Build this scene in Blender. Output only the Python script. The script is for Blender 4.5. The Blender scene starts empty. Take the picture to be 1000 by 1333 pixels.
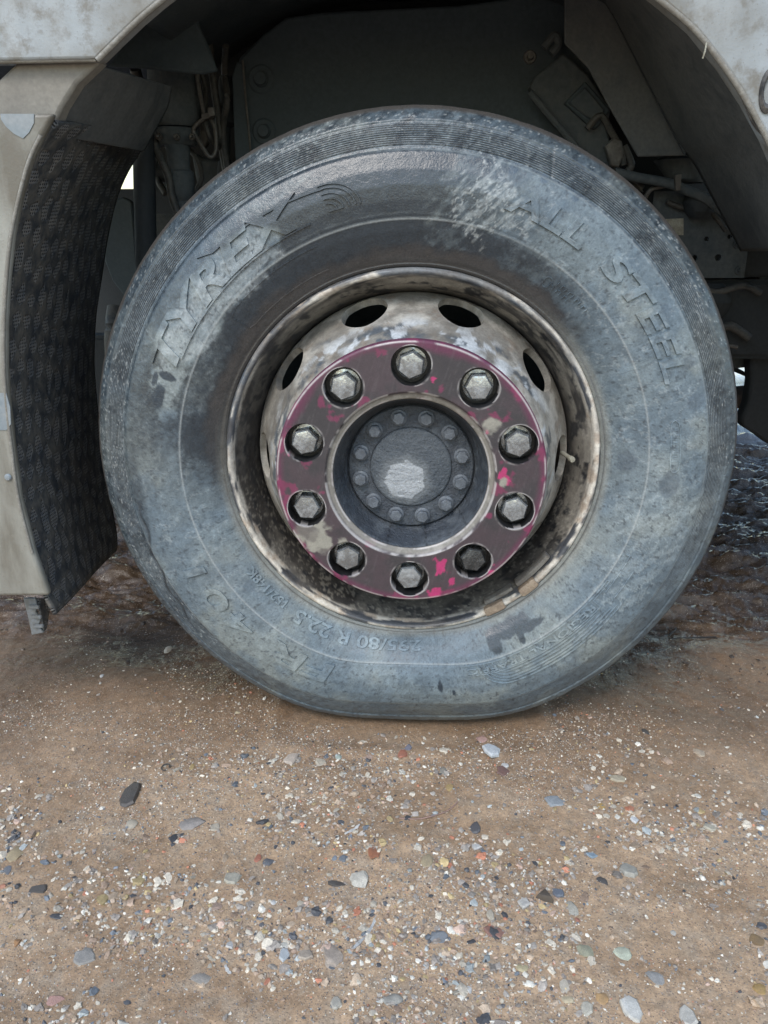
import bpy, bmesh, math, random
import numpy as np
from mathutils import Matrix, Vector
from math import pi, sin, cos, radians
S = bpy.context.scene
C = S.collection
H = .5055                       # axle height above the ground; the axle runs along Y, outside of the truck is -Y

# ------------------------------------------------------------------ camera
F_PX, CX, CY, CZ, PIT, YAW, ROL = 1012.55, .0172, -1.2137, .3371, .3366, -.0508, -.0041
cp, sp, cy, sy = cos(PIT), sin(PIT), cos(YAW), sin(YAW)
FW = Vector((sy*cp, cy*cp, -sp)); RT = Vector((cy, -sy, 0)); UP = RT.cross(FW)
R2 = cos(ROL)*RT + sin(ROL)*UP; U2 = -sin(ROL)*RT + cos(ROL)*UP
cam = bpy.data.cameras.new('camera'); camo = bpy.data.objects.new('camera', cam); C.objects.link(camo)
cam.sensor_fit = 'VERTICAL'; cam.sensor_height = 36; cam.lens = 36*F_PX/1333.33
cam.clip_start = .02; cam.clip_end = 2000
m = Matrix.Identity(4)
for i in range(3):
    m[i][0] = R2[i]; m[i][1] = U2[i]; m[i][2] = -FW[i]
m.translation = (CX, CY, CZ+H)
camo.matrix_world = m
S.camera = camo
CAM = Vector((CX, CY, CZ+H))

# ------------------------------------------------------------------ sky, sun, exposure
SUN_EL, SUN_AZ = radians(48), radians(200)      # azimuth measured clockwise from +Y
w = bpy.data.worlds.new('World'); S.world = w; w.use_nodes = True
wn = w.node_tree.nodes; bg = wn['Background']
sky = wn.new('ShaderNodeTexSky'); sky.sky_type = 'NISHITA'; sky.sun_disc = False
sky.sun_elevation = SUN_EL; sky.sun_rotation = SUN_AZ
sky.air_density = 1.6; sky.dust_density = 1.2; sky.ozone_density = 2.5
w.node_tree.links.new(sky.outputs[0], bg.inputs[0]); bg.inputs[1].default_value = .15
sl = bpy.data.lights.new('sun', 'SUN'); sl.energy = 1.05; sl.angle = radians(20); sl.color = (1, .96, .9)
so = bpy.data.objects.new('sun', sl); C.objects.link(so)
sd = Vector((sin(SUN_AZ)*cos(SUN_EL), cos(SUN_AZ)*cos(SUN_EL), sin(SUN_EL)))
so.rotation_euler = sd.to_track_quat('Z', 'Y').to_euler(); so.location = (0, -3, 4)
S.view_settings.view_transform = 'Standard'; S.view_settings.look = 'None'
S.view_settings.exposure = 0.85; S.view_settings.gamma = 1
S.view_settings.use_curve_mapping = False

# ------------------------------------------------------------------ helpers
def at(px, py, Y):
    """point on the plane y=Y that the photograph shows at pixel (px,py)"""
    d = FW + R2*((px-500)/F_PX) + U2*((666.5-py)/F_PX)
    return CAM + d*((Y-CY)/d.y)
def on_ground(px, py, z=0):
    d = FW + R2*((px-500)/F_PX) + U2*((666.5-py)/F_PX)
    return CAM + d*((z-CAM.z)/d.z)

def _h(ix, iy, iz, seed):
    n = (ix.astype(np.int64)*374761393 + iy.astype(np.int64)*668265263 + iz.astype(np.int64)*1274126177 + seed*974711) & 0xffffffff
    n = ((n ^ (n >> 13))*1274126177) & 0xffffffff
    n = ((n ^ (n >> 16))*2246822519) & 0xffffffff
    return ((n ^ (n >> 15)) & 0xffffff)/float(0xffffff)
def vn(P, sc, seed=0):
    Q = np.asarray(P)*np.asarray(sc); I = np.floor(Q); f = Q-I; f = f*f*(3-2*f); I = I.astype(np.int64)
    r = 0
    for a in (0, 1):
        for b in (0, 1):
            for c in (0, 1):
                r = r + _h(I[:, 0]+a, I[:, 1]+b, I[:, 2]+c, seed)*(f[:, 0] if a else 1-f[:, 0])*(f[:, 1] if b else 1-f[:, 1])*(f[:, 2] if c else 1-f[:, 2])
    return r
def fbm(P, sc, seed=0, o=4):
    r = 0; a = .5; t = 0
    for k in range(o):
        r = r + a*vn(P, np.asarray(sc)*2.03**k, seed+k*17); t += a; a *= .55
    return r/t
def ss(a, b, x): 
    t = np.clip((x-a)/(b-a), 0, 1); return t*t*(3-2*t)
def mixc(a, b, t):
    return a*(1-t[:, None]) + np.asarray(b)*t[:, None]

TR = None
def link(name, me, mat=None, parent=None, sharp=35):
    o = bpy.data.objects.new(name, me); C.objects.link(o)
    if mat and not me.materials: me.materials.append(mat)
    if sharp is not None:
        me.polygons.foreach_set('use_smooth', [True]*len(me.polygons)); me.set_sharp_from_angle(angle=radians(sharp))
    if parent:
        o.parent = parent; o.matrix_parent_inverse = parent.matrix_world.inverted()
    return o
def empty(name, loc, parent=None):
    o = bpy.data.objects.new(name, None); C.objects.link(o); o.location = loc; o.empty_display_size = .1
    o.matrix_world = Matrix.Translation(loc)
    if parent:
        o.parent = parent; o.matrix_parent_inverse = parent.matrix_world.inverted()
    return o
def frombm(name, bm, mat, parent=None, sharp=35, double=True):
    if double: bmesh.ops.remove_doubles(bm, verts=bm.verts, dist=1e-5)
    bmesh.ops.recalc_face_normals(bm, faces=bm.faces)
    me = bpy.data.meshes.new(name); bm.to_mesh(me); bm.free()
    return link(name, me, mat, parent, sharp)
def pyd(name, V, Fc, mat, parent=None, sharp=35, recalc=False):
    me = bpy.data.meshes.new(name); me.from_pydata([tuple(v) for v in V], [], [tuple(f) for f in Fc]); me.update()
    if recalc:
        bm = bmesh.new(); bm.from_mesh(me); bmesh.ops.recalc_face_normals(bm, faces=bm.faces); bm.to_mesh(me); bm.free()
    return link(name, me, mat, parent, sharp)
def coords(me):
    a = np.empty(len(me.vertices)*3); me.vertices.foreach_get('co', a); return a.reshape(-1, 3)
def paint(me, col, a=None, name='col'):
    """own colour (rgb) and roughness (a) per point"""
    at_ = me.color_attributes.new(name, 'FLOAT_COLOR', 'POINT')
    d = np.ones((len(me.vertices), 4)); d[:, :3] = np.clip(col, 0, 1)
    if a is not None: d[:, 3] = a
    at_.data.foreach_set('color', d.ravel())

def rev(prof, n=240, a0=0, a1=2*pi, z0=H):
    """grid revolved about the axle; prof = [(r,y)]"""
    P = np.array(prof); full = abs(a1-a0-2*pi) < 1e-6
    th = np.linspace(a0, a1, n, endpoint=not full)
    V = np.zeros((n, len(P), 3)); V[:, :, 0] = np.cos(th)[:, None]*P[:, 0]; V[:, :, 2] = np.sin(th)[:, None]*P[:, 0]+z0; V[:, :, 1] = P[:, 1]
    k = len(P); Fc = []
    for i in range(n if full else n-1):
        j = (i+1) % n
        for q in range(k-1): Fc.append((i*k+q, j*k+q, j*k+q+1, i*k+q+1))
    return V.reshape(-1, 3), Fc
def revobj(name, prof, mat, parent, n=240, sharp=35, cx=0, cz=H, **kw):
    V, Fc = rev(prof, n, z0=cz, **kw); V[:, 0] += cx
    return pyd(name, V, Fc, mat, parent, sharp)
def dens(prof, step):
    out = [prof[0]]
    for a, b in zip(prof, prof[1:]):
        L = math.hypot(a[0]-b[0], a[1]-b[1]); k = max(1, int(round(L/step)))
        for i in range(1, k+1): out.append((a[0]+(b[0]-a[0])*i/k, a[1]+(b[1]-a[1])*i/k))
    return out
def patch(u0, u1, v0, v1, uc, vc, ha, hb, nu, nv, K, fn, power=2.0):
    """rectangle with an oval hole, mapped by fn(u,v)"""
    per = [(u0+(u1-u0)*i/nu, v0) for i in range(nu)] + [(u1, v0+(v1-v0)*i/nv) for i in range(nv)] + \
          [(u1-(u1-u0)*i/nu, v1) for i in range(nu)] + [(u0, v1-(v1-v0)*i/nv) for i in range(nv)]
    V = []; Fc = []; n = len(per)
    for k in range(K+1):
        t = k/K
        for (u, v) in per:
            a = math.atan2((v-vc)/((v1-v0)/2), (u-uc)/((u1-u0)/2))
            c_, s_ = cos(a), sin(a)
            hu = uc+ha*math.copysign(abs(c_)**(2/power), c_); hv = vc+hb*math.copysign(abs(s_)**(2/power), s_)
            V.append(fn(u+(hu-u)*t, v+(hv-v)*t))
    for k in range(K):
        for i in range(n):
            j = (i+1) % n
            Fc.append((k*n+i, k*n+j, (k+1)*n+j, (k+1)*n+i))
    return V, Fc, list(range(K*n, (K+1)*n))

def tube(pts, r, n=10, close=True):
    """tube along a smoothed polyline"""
    P = [Vector(p) for p in pts]
    if len(P) > 2:
        Q = []
        for i in range(len(P)-1):
            p0 = P[max(i-1, 0)]; p1 = P[i]; p2 = P[i+1]; p3 = P[min(i+2, len(P)-1)]
            for k in range(6):
                t = k/6
                Q.append(.5*((2*p1)+(p2-p0)*t+(2*p0-5*p1+4*p2-p3)*t*t+(3*p1-p0-3*p2+p3)*t**3))
        Q.append(P[-1]); P = Q
    V = []; Fc = []
    up = Vector((0.13, .3, .94))
    rr = r if isinstance(r, (list, tuple)) else [r, r]
    for i, p in enumerate(P):
        d = (P[min(i+1, len(P)-1)]-P[max(i-1, 0)]).normalized()
        s = d.cross(up).normalized(); t = s.cross(d)
        ra = rr[0]+(rr[-1]-rr[0])*i/(len(P)-1)
        for k in range(n): V.append(p+ra*(cos(2*pi*k/n)*s+sin(2*pi*k/n)*t))
    for i in range(len(P)-1):
        for k in range(n): Fc.append((i*n+k, i*n+(k+1) % n, (i+1)*n+(k+1) % n, (i+1)*n+k))
    if close: Fc.append(tuple(range(n))[::-1]); Fc.append(tuple(range((len(P)-1)*n, len(P)*n)))
    return V, Fc
def tubeobj(name, pts, r, mat, parent, n=10):
    V, Fc = tube(pts, r, n); return pyd(name, V, Fc, mat, parent, 40, True)
def plate(name, poly, Y, th, mat, parent, bev=.003, px=True, seg=2):
    """flat panel with real thickness; poly in photo pixels on plane Y (front), thickness goes inwards"""
    pts = [at(x, y, Y) for x, y in poly] if px else [Vector(p) for p in poly]
    bm = bmesh.new(); f = bm.faces.new([bm.verts.new(p) for p in pts])
    g = bmesh.ops.extrude_face_region(bm, geom=[f])
    for v in [e for e in g['geom'] if isinstance(e, bmesh.types.BMVert)]: v.co.y += th
    o = frombm(name, bm, mat, parent, 35, False)
    if bev:
        b = o.modifiers.new('b', 'BEVEL'); b.width = bev; b.segments = seg; b.limit_method = 'ANGLE'; b.harden_normals = False
    return o
def boxobj(name, lo, hi, mat, parent, bev=.004, rot=None):
    bm = bmesh.new(); bmesh.ops.create_cube(bm, size=1)
    lo = Vector(lo); hi = Vector(hi); c = (lo+hi)/2; s = hi-lo
    for v in bm.verts: v.co = Vector((v.co.x*s.x, v.co.y*s.y, v.co.z*s.z))
    if rot: bmesh.ops.rotate(bm, verts=bm.verts, matrix=rot)
    for v in bm.verts: v.co += c
    if bev: bmesh.ops.bevel(bm, geom=bm.edges, offset=bev, segments=2, affect='EDGES')
    return frombm(name, bm, mat, parent, 35, False)
def loft(name, A, B, n, mat, parent, thick=.006, bulge=None, uv=True):
    """surface between two polylines, with uv in metres and thickness"""
    def resample(L, k):
        L = [Vector(p) for p in L]; d = [0]
        for a, b in zip(L, L[1:]): d.append(d[-1]+(b-a).length)
        out = []
        for i in range(k):
            t = d[-1]*i/(k-1); j = 0
            while j < len(d)-2 and d[j+1] < t: j += 1
            out.append(L[j].lerp(L[j+1], (t-d[j])/max(1e-9, d[j+1]-d[j])))
        for _ in range(2): out = [out[0]]+[(out[i-1]+2*out[i]+out[i+1])/4 for i in range(1, k-1)]+[out[-1]]
        return out
    k = 60; a = resample(A, k); b = resample(B, k)
    V = []; Fc = []; UVs = []
    acc = 0
    for i in range(k):
        if i: acc += (a[i]-a[i-1]).length
        for j in range(n+1):
            t = j/n; p = a[i].lerp(b[i], t)
            if bulge: p = p+Vector(bulge(i/(k-1), t))
            V.append(p); UVs.append((acc, t*(b[i]-a[i]).length))
    for i in range(k-1):
        for j in range(n): Fc.append((i*(n+1)+j, (i+1)*(n+1)+j, (i+1)*(n+1)+j+1, i*(n+1)+j+1))
    me = bpy.data.meshes.new(name); me.from_pydata([tuple(v) for v in V], [], Fc); me.update()
    uvl = me.uv_layers.new(name='uv')
    for l in me.loops: uvl.data[l.index].uv = UVs[l.vertex_index]
    o = link(name, me, mat, parent, 50)
    s = o.modifiers.new('s', 'SOLIDIFY'); s.thickness = thick; s.offset = 0
    return o

# ------------------------------------------------------------------ materials
class NT:
    def __init__(s, name):
        s.m = bpy.data.materials.new(name); s.m.use_nodes = True; s.t = s.m.node_tree; s.b = s.t.nodes['Principled BSDF']
        s.tc = s.t.nodes.new('ShaderNodeTexCoord'); s.vec = s.tc.outputs['Object']
    def n(s, ty, **k):
        q = s.t.nodes.new('ShaderNode'+ty)
        for a, v in k.items(): setattr(q, a, v)
        return q
    def l(s, a, b): s.t.links.new(a, b)
    def noise(s, sc, det=5, vec=None, rough=.55, dist=0, stretch=None):
        q = s.n('TexNoise'); q.inputs['Scale'].default_value = sc; q.inputs['Detail'].default_value = det
        q.inputs['Roughness'].default_value = rough; q.inputs['Distortion'].default_value = dist
        v = vec or s.vec
        if stretch:
            mp = s.n('Mapping'); mp.inputs['Scale'].default_value = stretch; s.l(v, mp.inputs[0]); v = mp.outputs[0]
        s.l(v, q.inputs['Vector']); return q.outputs['Fac']
    def ramp(s, v, a, b, ca=0, cb=1):
        q = s.n('MapRange'); q.inputs[1].default_value = a; q.inputs[2].default_value = b
        q.inputs[3].default_value = ca; q.inputs[4].default_value = cb; s.l(v, q.inputs[0]); return q.outputs[0]
    def math(s, op, a, b=None):
        q = s.n('Math', operation=op)
        for i, v in enumerate((a, b)):
            if v is None: continue
            if isinstance(v, (int, float)): q.inputs[i].default_value = v
            else: s.l(v, q.inputs[i])
        return q.outputs[0]
    def mix(s, fac, a, b, mode='MIX'):
        q = s.n('Mix', data_type='RGBA', blend_type=mode)
        for i, v in ((0, fac), (6, a), (7, b)):
            if isinstance(v, (int, float)): q.inputs[i].default_value = v
            elif isinstance(v, tuple): q.inputs[i].default_value = (*v, 1)
            else: s.l(v, q.inputs[i])
        return q.outputs[2]
    def bump(s, h, st, dist=.01, prev=None):
        q = s.n('Bump'); q.inputs['Strength'].default_value = st; q.inputs['Distance'].default_value = dist
        s.l(h, q.inputs['Height'])
        if prev: s.l(prev, q.inputs['Normal'])
        s.l(q.outputs[0], s.b.inputs['Normal']); return q.outputs[0]
    def col(s, v):
        if isinstance(v, tuple): s.b.inputs['Base Color'].default_value = (*v, 1)
        else: s.l(v, s.b.inputs['Base Color'])
    def rough(s, v):
        if isinstance(v, (int, float)): s.b.inputs['Roughness'].default_value = v
        else: s.l(v, s.b.inputs['Roughness'])

def dirty(name, base, dust, amt=.5, sc=9, rough=.75, fine=160, bump=.25, metal=0, edge=None):
    t = NT(name)
    oi = t.n('ObjectInfo'); ad = t.n('VectorMath', operation='MULTIPLY_ADD'); cx = t.n('CombineXYZ')
    for q_ in range(3): t.l(oi.outputs['Random'], cx.inputs[q_])
    t.l(cx.outputs[0], ad.inputs[0]); ad.inputs[1].default_value = (7.3, 11.1, 5.7); t.l(t.tc.outputs['Object'], ad.inputs[2])
    t.vec = ad.outputs[0]
    a = t.noise(sc, 8, dist=.4); b = t.noise(fine, 4); c = t.noise(sc*6, 6)
    k = t.math('ADD', t.math('MULTIPLY', a, .6), t.math('MULTIPLY', c, .4))
    f = t.ramp(k, .5-.22*amt-.05, .62-.15*amt, 0, 1)
    col = t.mix(f, base, dust)
    col = t.mix(t.ramp(b, .3, .7, 0, .35), col, tuple(x*.55 for x in base))
    t.col(col); t.rough(t.ramp(k, .35, .65, rough-.15, min(1, rough+.15))); t.b.inputs['Metallic'].default_value = metal
    t.bump(t.math('ADD', b, c), bump, .002)
    return t.m
def attr_mat(name, fine=220, var=.25, bump=.3, bdist=.001, metal=0, mid=35, spec=.5, coat=0):
    """colour and roughness carried by the point attribute 'col'; the shader adds grain"""
    t = NT(name)
    a = t.n('Attribute', attribute_name='col')
    n1 = t.noise(fine, 5, rough=.65); n2 = t.noise(mid, 6, rough=.6, dist=.5)
    f = t.math('ADD', t.ramp(n1, .3, .7, 1-var, 1+var), t.ramp(n2, .35, .65, -var*.6, var*.6))
    vm = t.n('VectorMath', operation='SCALE'); t.l(a.outputs['Color'], vm.inputs[0]); t.l(f, vm.inputs['Scale'])
    t.col(vm.outputs[0]); t.rough(a.outputs['Alpha']); t.b.inputs['Metallic'].default_value = metal
    t.b.inputs['Specular IOR Level'].default_value = spec
    t.bump(t.math('ADD', n1, t.math('MULTIPLY', n2, 1.5)), bump, bdist)
    return t.m

M = {}
M['tyre'] = attr_mat('rubber', 330, .22, .45, .0012, mid=60, spec=.62)
M['rim'] = attr_mat('rim_paint', 260, .2, .35, .0008, mid=70)
M['ring'] = attr_mat('ring_paint', 420, .12, .25, .0005, mid=90)
M['hub'] = attr_mat('hub_paint', 260, .15, .8, .0028, mid=110)
M['nut'] = dirty('worn_steel', (.56, .61, .65), (.22, .22, .22), .42, 34, .24, 300, .15, .7)
M['nutdark'] = dirty('oiled_steel', (.20, .21, .22), (.05, .05, .05), .5, 60, .32, 500, .3, .7)
M['hubbolt'] = dirty('grey_bolt_paint', (.15, .17, .195), (.08, .09, .105), .4, 80, .5, 500, .4)
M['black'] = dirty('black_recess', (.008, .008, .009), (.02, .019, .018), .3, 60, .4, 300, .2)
M['drum'] = dirty('rusty_drum', (.03, .025, .022), (.06, .045, .035), .4, 30, .85)
M['body'] = None
t = NT('dirty_body_paint')
a = t.noise(5, 7, dist=.3); b = t.noise(40, 7, rough=.65); c = t.noise(300, 3); st = t.noise(14, 6, stretch=(1, 1, .2))
base = t.mix(t.ramp(a, .42, .58), (.31, .335, .35), (.19, .185, .168))
base = t.mix(t.ramp(b, .50, .66, 0, .75), base, (.145, .128, .10))
base = t.mix(t.ramp(st, .55, .7, 0, .5), base, (.38, .39, .385))
base = t.mix(t.ramp(c, .64, .72, 0, .5), base, (.16, .14, .11))
t.col(base); t.rough(t.ramp(b, .3, .7, .26, .6)); t.bump(t.math('ADD', b, c), .25, .0015); M['body'] = t.m
t = NT('brown_grey_panel')
a = t.noise(7, 8, dist=.5); b = t.noise(40, 7, rough=.65); c = t.noise(300, 3); st = t.noise(14, 6, stretch=(1, 1, .2))
base = t.mix(t.ramp(a, .42, .58), (.235, .23, .205), (.135, .122, .098))
base = t.mix(t.ramp(b, .50, .66, 0, .75), base, (.145, .128, .10))
base = t.mix(t.ramp(st, .48, .62, 0, .7), base, (.32, .315, .28))
base = t.mix(t.ramp(c, .64, .72, 0, .5), base, (.16, .14, .11))
t.col(base); t.rough(t.ramp(b, .3, .7, .26, .6)); t.bump(t.math('ADD', b, c), .25, .0015); M['body2'] = t.m
M['edge'] = dirty('worn_edge', (.31, .30, .27), (.19, .175, .15), .5, 50, .6)
M['blue'] = dirty('clean_blue_grey_paint', (.20, .24, .27), (.27, .29, .30), .2, 12, .35, bump=.05)
M['liner'] = dirty('dusty_liner', (.066, .073, .077), (.110, .114, .113), .5, 10, .8)
M['liner2'] = dirty('dusty_liner_dark', (.036, .053, .063), (.062, .078, .085), .4, 8, .8)
M['inner'] = dirty('inner_shield', (.042, .060, .070), (.068, .085, .094), .45, 5, .8)
M['chassis'] = dirty('chassis_dirt', (.044, .058, .067), (.098, .108, .110), .5, 14, .85)
M['chassisd'] = dirty('chassis_dark', (.016, .021, .025), (.036, .040, .042), .4, 14, .8)
M['alloy'] = dirty('dusty_alloy', (.17, .165, .15), (.10, .09, .08), .5, 30, .6, metal=.2)
M['hose'] = dirty('hose_rubber', (.025, .027, .028), (.09, .085, .075), .4, 40, .6)
M['plastic'] = dirty('grey_plastic', (.20, .22, .24), (.13, .13, .12), .35, 40, .4)
M['label'] = dirty('old_label', (.42, .41, .33), (.25, .23, .18), .4, 60, .7)
M['rubberd'] = dirty('rubber_trim', (.03, .03, .032), (.12, .11, .10), .35, 30, .5)
# perforated spray-suppression liner
t = NT('perforated_liner')
uv = t.tc.outputs['UV']; sx = t.n('SeparateXYZ')
ns = t.noise(9, 3, vec=uv); wv = t.n('VectorMath', operation='MULTIPLY_ADD')
t.l(uv, sx.inputs[0]); U, V_ = sx.outputs[0], sx.outputs[1]
def wave(p, q, per, off=0):
    d = t.math('ADD', t.math('MULTIPLY', U, p*2*pi/per), t.math('MULTIPLY', V_, q*2*pi/per))
    return t.math('SINE', t.math('ADD', d, t.math('MULTIPLY', ns, off)))
big = t.math('MULTIPLY', wave(1, .75, .064, 11), wave(.5, -1, .056, 9))
vd = t.n('TexVoronoi'); vd.inputs['Scale'].default_value = 190; vd.inputs['Randomness'].default_value = .12; t.l(uv, vd.inputs['Vector']); small = t.ramp(vd.outputs['Distance'], .10, .42, 1, 0)
bn = t.noise(16, 4, vec=uv); patchm = t.ramp(t.math('ADD', big, t.math('MULTIPLY', bn, .9)), .50, .66); hole = t.math('MULTIPLY', t.ramp(small, .25, .6), patchm)
dirt = t.noise(30, 7, vec=uv, rough=.7)
cc = t.mix(t.ramp(dirt, .40, .64), (.032, .037, .043), (.125, .115, .100))
cc = t.mix(patchm, cc, t.mix(t.ramp(dirt, .35, .6), (.085, .095, .108), (.20, .19, .175)))
cc = t.mix(hole, cc, (.006, .006, .007))
t.col(cc); t.rough(.7)
h = t.math('ADD', t.math('MULTIPLY', hole, -1.2), t.math('ADD', t.math('MULTIPLY', dirt, 1.4), t.math('MULTIPLY', patchm, -.6)))
t.bump(h, .8, .003); M['perf'] = t.m

# ------------------------------------------------------------------ ground (one sheet to the horizon)
def ground_h(x, y):
    P = np.c_[x, y, 0*x]
    h = (fbm(P, (3.2, 3.2, 1), 3, 4)-.5)*.016 + (fbm(P, (22, 22, 1), 9, 4)-.5)*.007 + (fbm(P, (120, 120, 1), 21, 3)-.5)*.0028
    # churned wet ruts behind the wheel and under the truck
    k = ss(.22, .55, y)
    rut = (fbm(P, (5, 16, 1), 31, 5)-.5)*.085 + (fbm(P, (20, 60, 1), 37, 4)-.5)*.032
    h = h+k*rut
    # flat patch that carries the tyre, small mud lip pressed out round it
    d = np.sqrt((np.maximum(np.abs(x)-.20, 0))**2+(np.maximum(np.abs(y-.10)-.13, 0))**2)
    h = h*(.25+.75*ss(.0, .12, d)) + .006*np.exp(-((d-.045)/.02)**2)*(.4+fbm(P, (30, 30, 1), 5, 3))
    far = ss(6, 40, np.hypot(x, y))
    return h*(1-far) + far*(fbm(P, (.05, .05, 1), 50, 3)-.5)*.4
def axis(lo, hi, step, far, g=1.16):
    mid = np.arange(lo, hi, step); out = []; s = step; v = hi
    while v < far: out.append(v); s *= g; v += s
    out.append(far); neg = []; s = step*g; v = lo-s
    while v > -far: neg.append(v); s *= g; v -= s
    neg.append(-far); return np.array(neg[::-1]+list(mid)+out)
gx = axis(-.95, 1.75, .0052, 400); gy = axis(-.80, 2.1, .0056, 400)
GX, GY = np.meshgrid(gx, gy, indexing='ij'); gz = ground_h(GX.ravel(), GY.ravel())
nx, ny = GX.shape
me = bpy.data.meshes.new('ground')
me.vertices.add(nx*ny); me.vertices.foreach_set('co', np.c_[GX.ravel(), GY.ravel(), gz].ravel())
I = (np.arange(nx-1)[:, None]*ny+np.arange(ny-1)[None, :]).ravel()
Q = np.c_[I, I+ny, I+ny+1, I+1].ravel()
me.loops.add(len(Q)); me.loops.foreach_set('vertex_index', Q)
me.polygons.add(len(I)); me.polygons.foreach_set('loop_start', np.arange(len(I))*4); me.update(calc_edges=True)
P = np.c_[GX.ravel(), GY.ravel(), 0*gz]
wet = ss(.04, .50, P[:, 1]+(fbm(P, (2.5, 3, 1), 61, 4)-.5)*.9)
wet = np.clip(wet + .15*ss(.12, .02, np.abs(np.hypot(np.maximum(np.abs(P[:, 0])-.25, 0), np.minimum(P[:, 1]+.03, 0)*1.2)))*(fbm(P, (14, 14, 1), 66, 3)), 0, 1)
n1 = fbm(P, (7, 11, 1), 71, 5); n2 = fbm(P, (60, 60, 1), 77, 3)
col = np.ones((len(P), 3))*np.array((.335, .222, .134))
col = mixc(col, (.41, .285, .18), ss(.42, .62, n1)*.8); col = mixc(col, (.265, .178, .108), ss(.55, .35, n1)*.5)
col = mixc(col, (.34, .265, .19), ss(.5, .7, n2)*.6)
dkw = (.070, .046, .030)
damp = ss(-.26, .08, P[:, 1]+(fbm(P, (4, 9, 1), 93, 4)-.5)*.22); col = mixc(col, (.225, .142, .085), damp*.75)
col = mixc(col, dkw, np.clip(wet*1.15, 0, 1)*.93)
# white sky glare on the wet ground far behind the truck, put into the colour
glare = ss(1.9, 3.2, P[:, 1]+(fbm(P, (1.5, 2.5, 1), 88, 4)-.5)*2.2)
col = mixc(col, (.80, .81, .83), glare*ss(.30, .42, fbm(P, (3, 7, 1), 91, 5)))
rg = .50 + .22*ss(.4, .6, n1)*(1-.8*damp) - .06*damp - .68*ss(.3, .8, wet)*ss(.28, .46, fbm(P, (9, 14, 1), 99, 4)+.1*wet)
paint(me, col, rg)
t = NT('mud')
a = t.n('Attribute', attribute_name='col')
n1 = t.noise(260, 6, rough=.7); n2 = t.noise(70, 6, rough=.65)
vo = t.n('TexVoronoi'); vo.inputs['Scale'].default_value = 420; t.l(t.tc.outputs['Object'], vo.inputs['Vector'])
vo2 = t.n('TexVoronoi'); vo2.inputs['Scale'].default_value = 230; t.l(t.tc.outputs['Object'], vo2.inputs['Vector'])
f = t.math('ADD', t.ramp(n1, .3, .7, .72, 1.28), t.ramp(n2, .35, .65, -.18, .18))
vm = t.n('VectorMath', operation='SCALE'); t.l(a.outputs['Color'], vm.inputs[0]); t.l(f, vm.inputs['Scale'])
hs = t.n('SeparateColor', mode='HSV'); t.l(vo.outputs['Color'], hs.inputs[0])
g1 = t.math('MULTIPLY', t.ramp(vo.outputs['Distance'], .38, .30), t.ramp(hs.outputs[0], .60, .66))
grit = t.mix(t.ramp(hs.outputs[1], .2, .8), (.42, .36, .29), (.10, .09, .085))
c1 = t.mix(t.math('MULTIPLY', g1, .75), vm.outputs[0], grit)
hs2 = t.n('SeparateColor', mode='HSV'); t.l(vo2.outputs['Color'], hs2.inputs[0])
g2 = t.math('MULTIPLY', t.ramp(vo2.outputs['Distance'], .33, .27), t.ramp(hs2.outputs[0], .74, .78))
c2 = t.mix(t.math('MULTIPLY', g2, .8), c1, t.mix(hs2.outputs[2], (.5, .44, .36), (.20, .13, .09)))
t.col(c2); t.rough(a.outputs['Alpha'])
t.bump(t.math('ADD', t.math('ADD', n1, t.math('MULTIPLY', n2, 2)), t.math('ADD', g1, g2)), .55, .0022)
M['mud'] = t.m
go = link('ground', me, M['mud'], None, 180); go['kind'] = 'structure'

# ------------------------------------------------------------------ TRUCK > WHEEL
TR = empty('truck', (0, .95, 0))
TR['label'] = 'dirty grey truck on the mud, seen close at its wheel with a flat tyre'; TR['category'] = 'truck'
WH = empty('wheel', (0, .1, H), TR)

# --- tyre profile, outer side (r, y); undeformed
PK = np.array([(.2935, .004), (.2955, -.003), (.300, -.006), (.3035, -.0125), (.3065, -.0118), (.312, -.017), (.33, -.0285), (.35, -.0375),
               (.37, -.043), (.39, -.046), (.41, -.0465), (.43, -.0435), (.45, -.037), (.4545, -.0348), (.4565, -.0315), (.462, -.029), (.475, -.0215),
               (.488, -.013), (.4935, -.0085), (.4955, -.0095), (.504, -.003), (.5110, .004), (.5150, .0105), (.5178, .0185), (.5195, .030)])
def y_at(r): return np.interp(r, PK[:, 0], PK[:, 1])
R0, R1 = .300, .5205
def deform(th, r, y):
    """squash by the load of the flat tyre; th polar angle (0 = +x, pi/2 = up)"""
    cth = -np.sin(th); big = 10.
    rg = np.where(cth > .05, (H-.0005)/np.maximum(cth, .05), big)
    k = .013; e = np.clip((R1-rg)/k, -30, 30)
    sm = np.where(cth > .05, R1-k*np.log1p(np.exp(e)), R1)
    s = (sm-R0)/(R1-R0); t_ = np.clip((r-R0)/(R1-R0), 0, 1.01)
    tp = s*t_-1.3*(1-s)*np.sin(pi*np.clip(t_, 0, 1)); rr = np.where(r > R0, R0+tp*(R1-R0), r)
    side = np.clip((y-.105)/.08, -1, 1)
    yy = y+side*(1-s)*.22*np.sin(pi*np.clip(t_, 0, 1)**1.15)
    return rr, yy
def tyre_pt(th, r, raise_=0.):
    """point on the outer sidewall at polar th (radians) and nominal radius r, lifted by raise_"""
    th = np.asarray(th, float); r = np.asarray(r, float)
    dy = (y_at(r+.002)-y_at(r-.002))/.004; nl = np.sqrt(1+dy*dy)
    rr = r+raise_*dy/nl; y = y_at(r)-raise_/nl
    # a little wall bow like a carcass without air: slow waves
    rr, y = deform(th, rr, y)
    return np.c_[rr*np.cos(th), y, rr*np.sin(th)+H]

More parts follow.
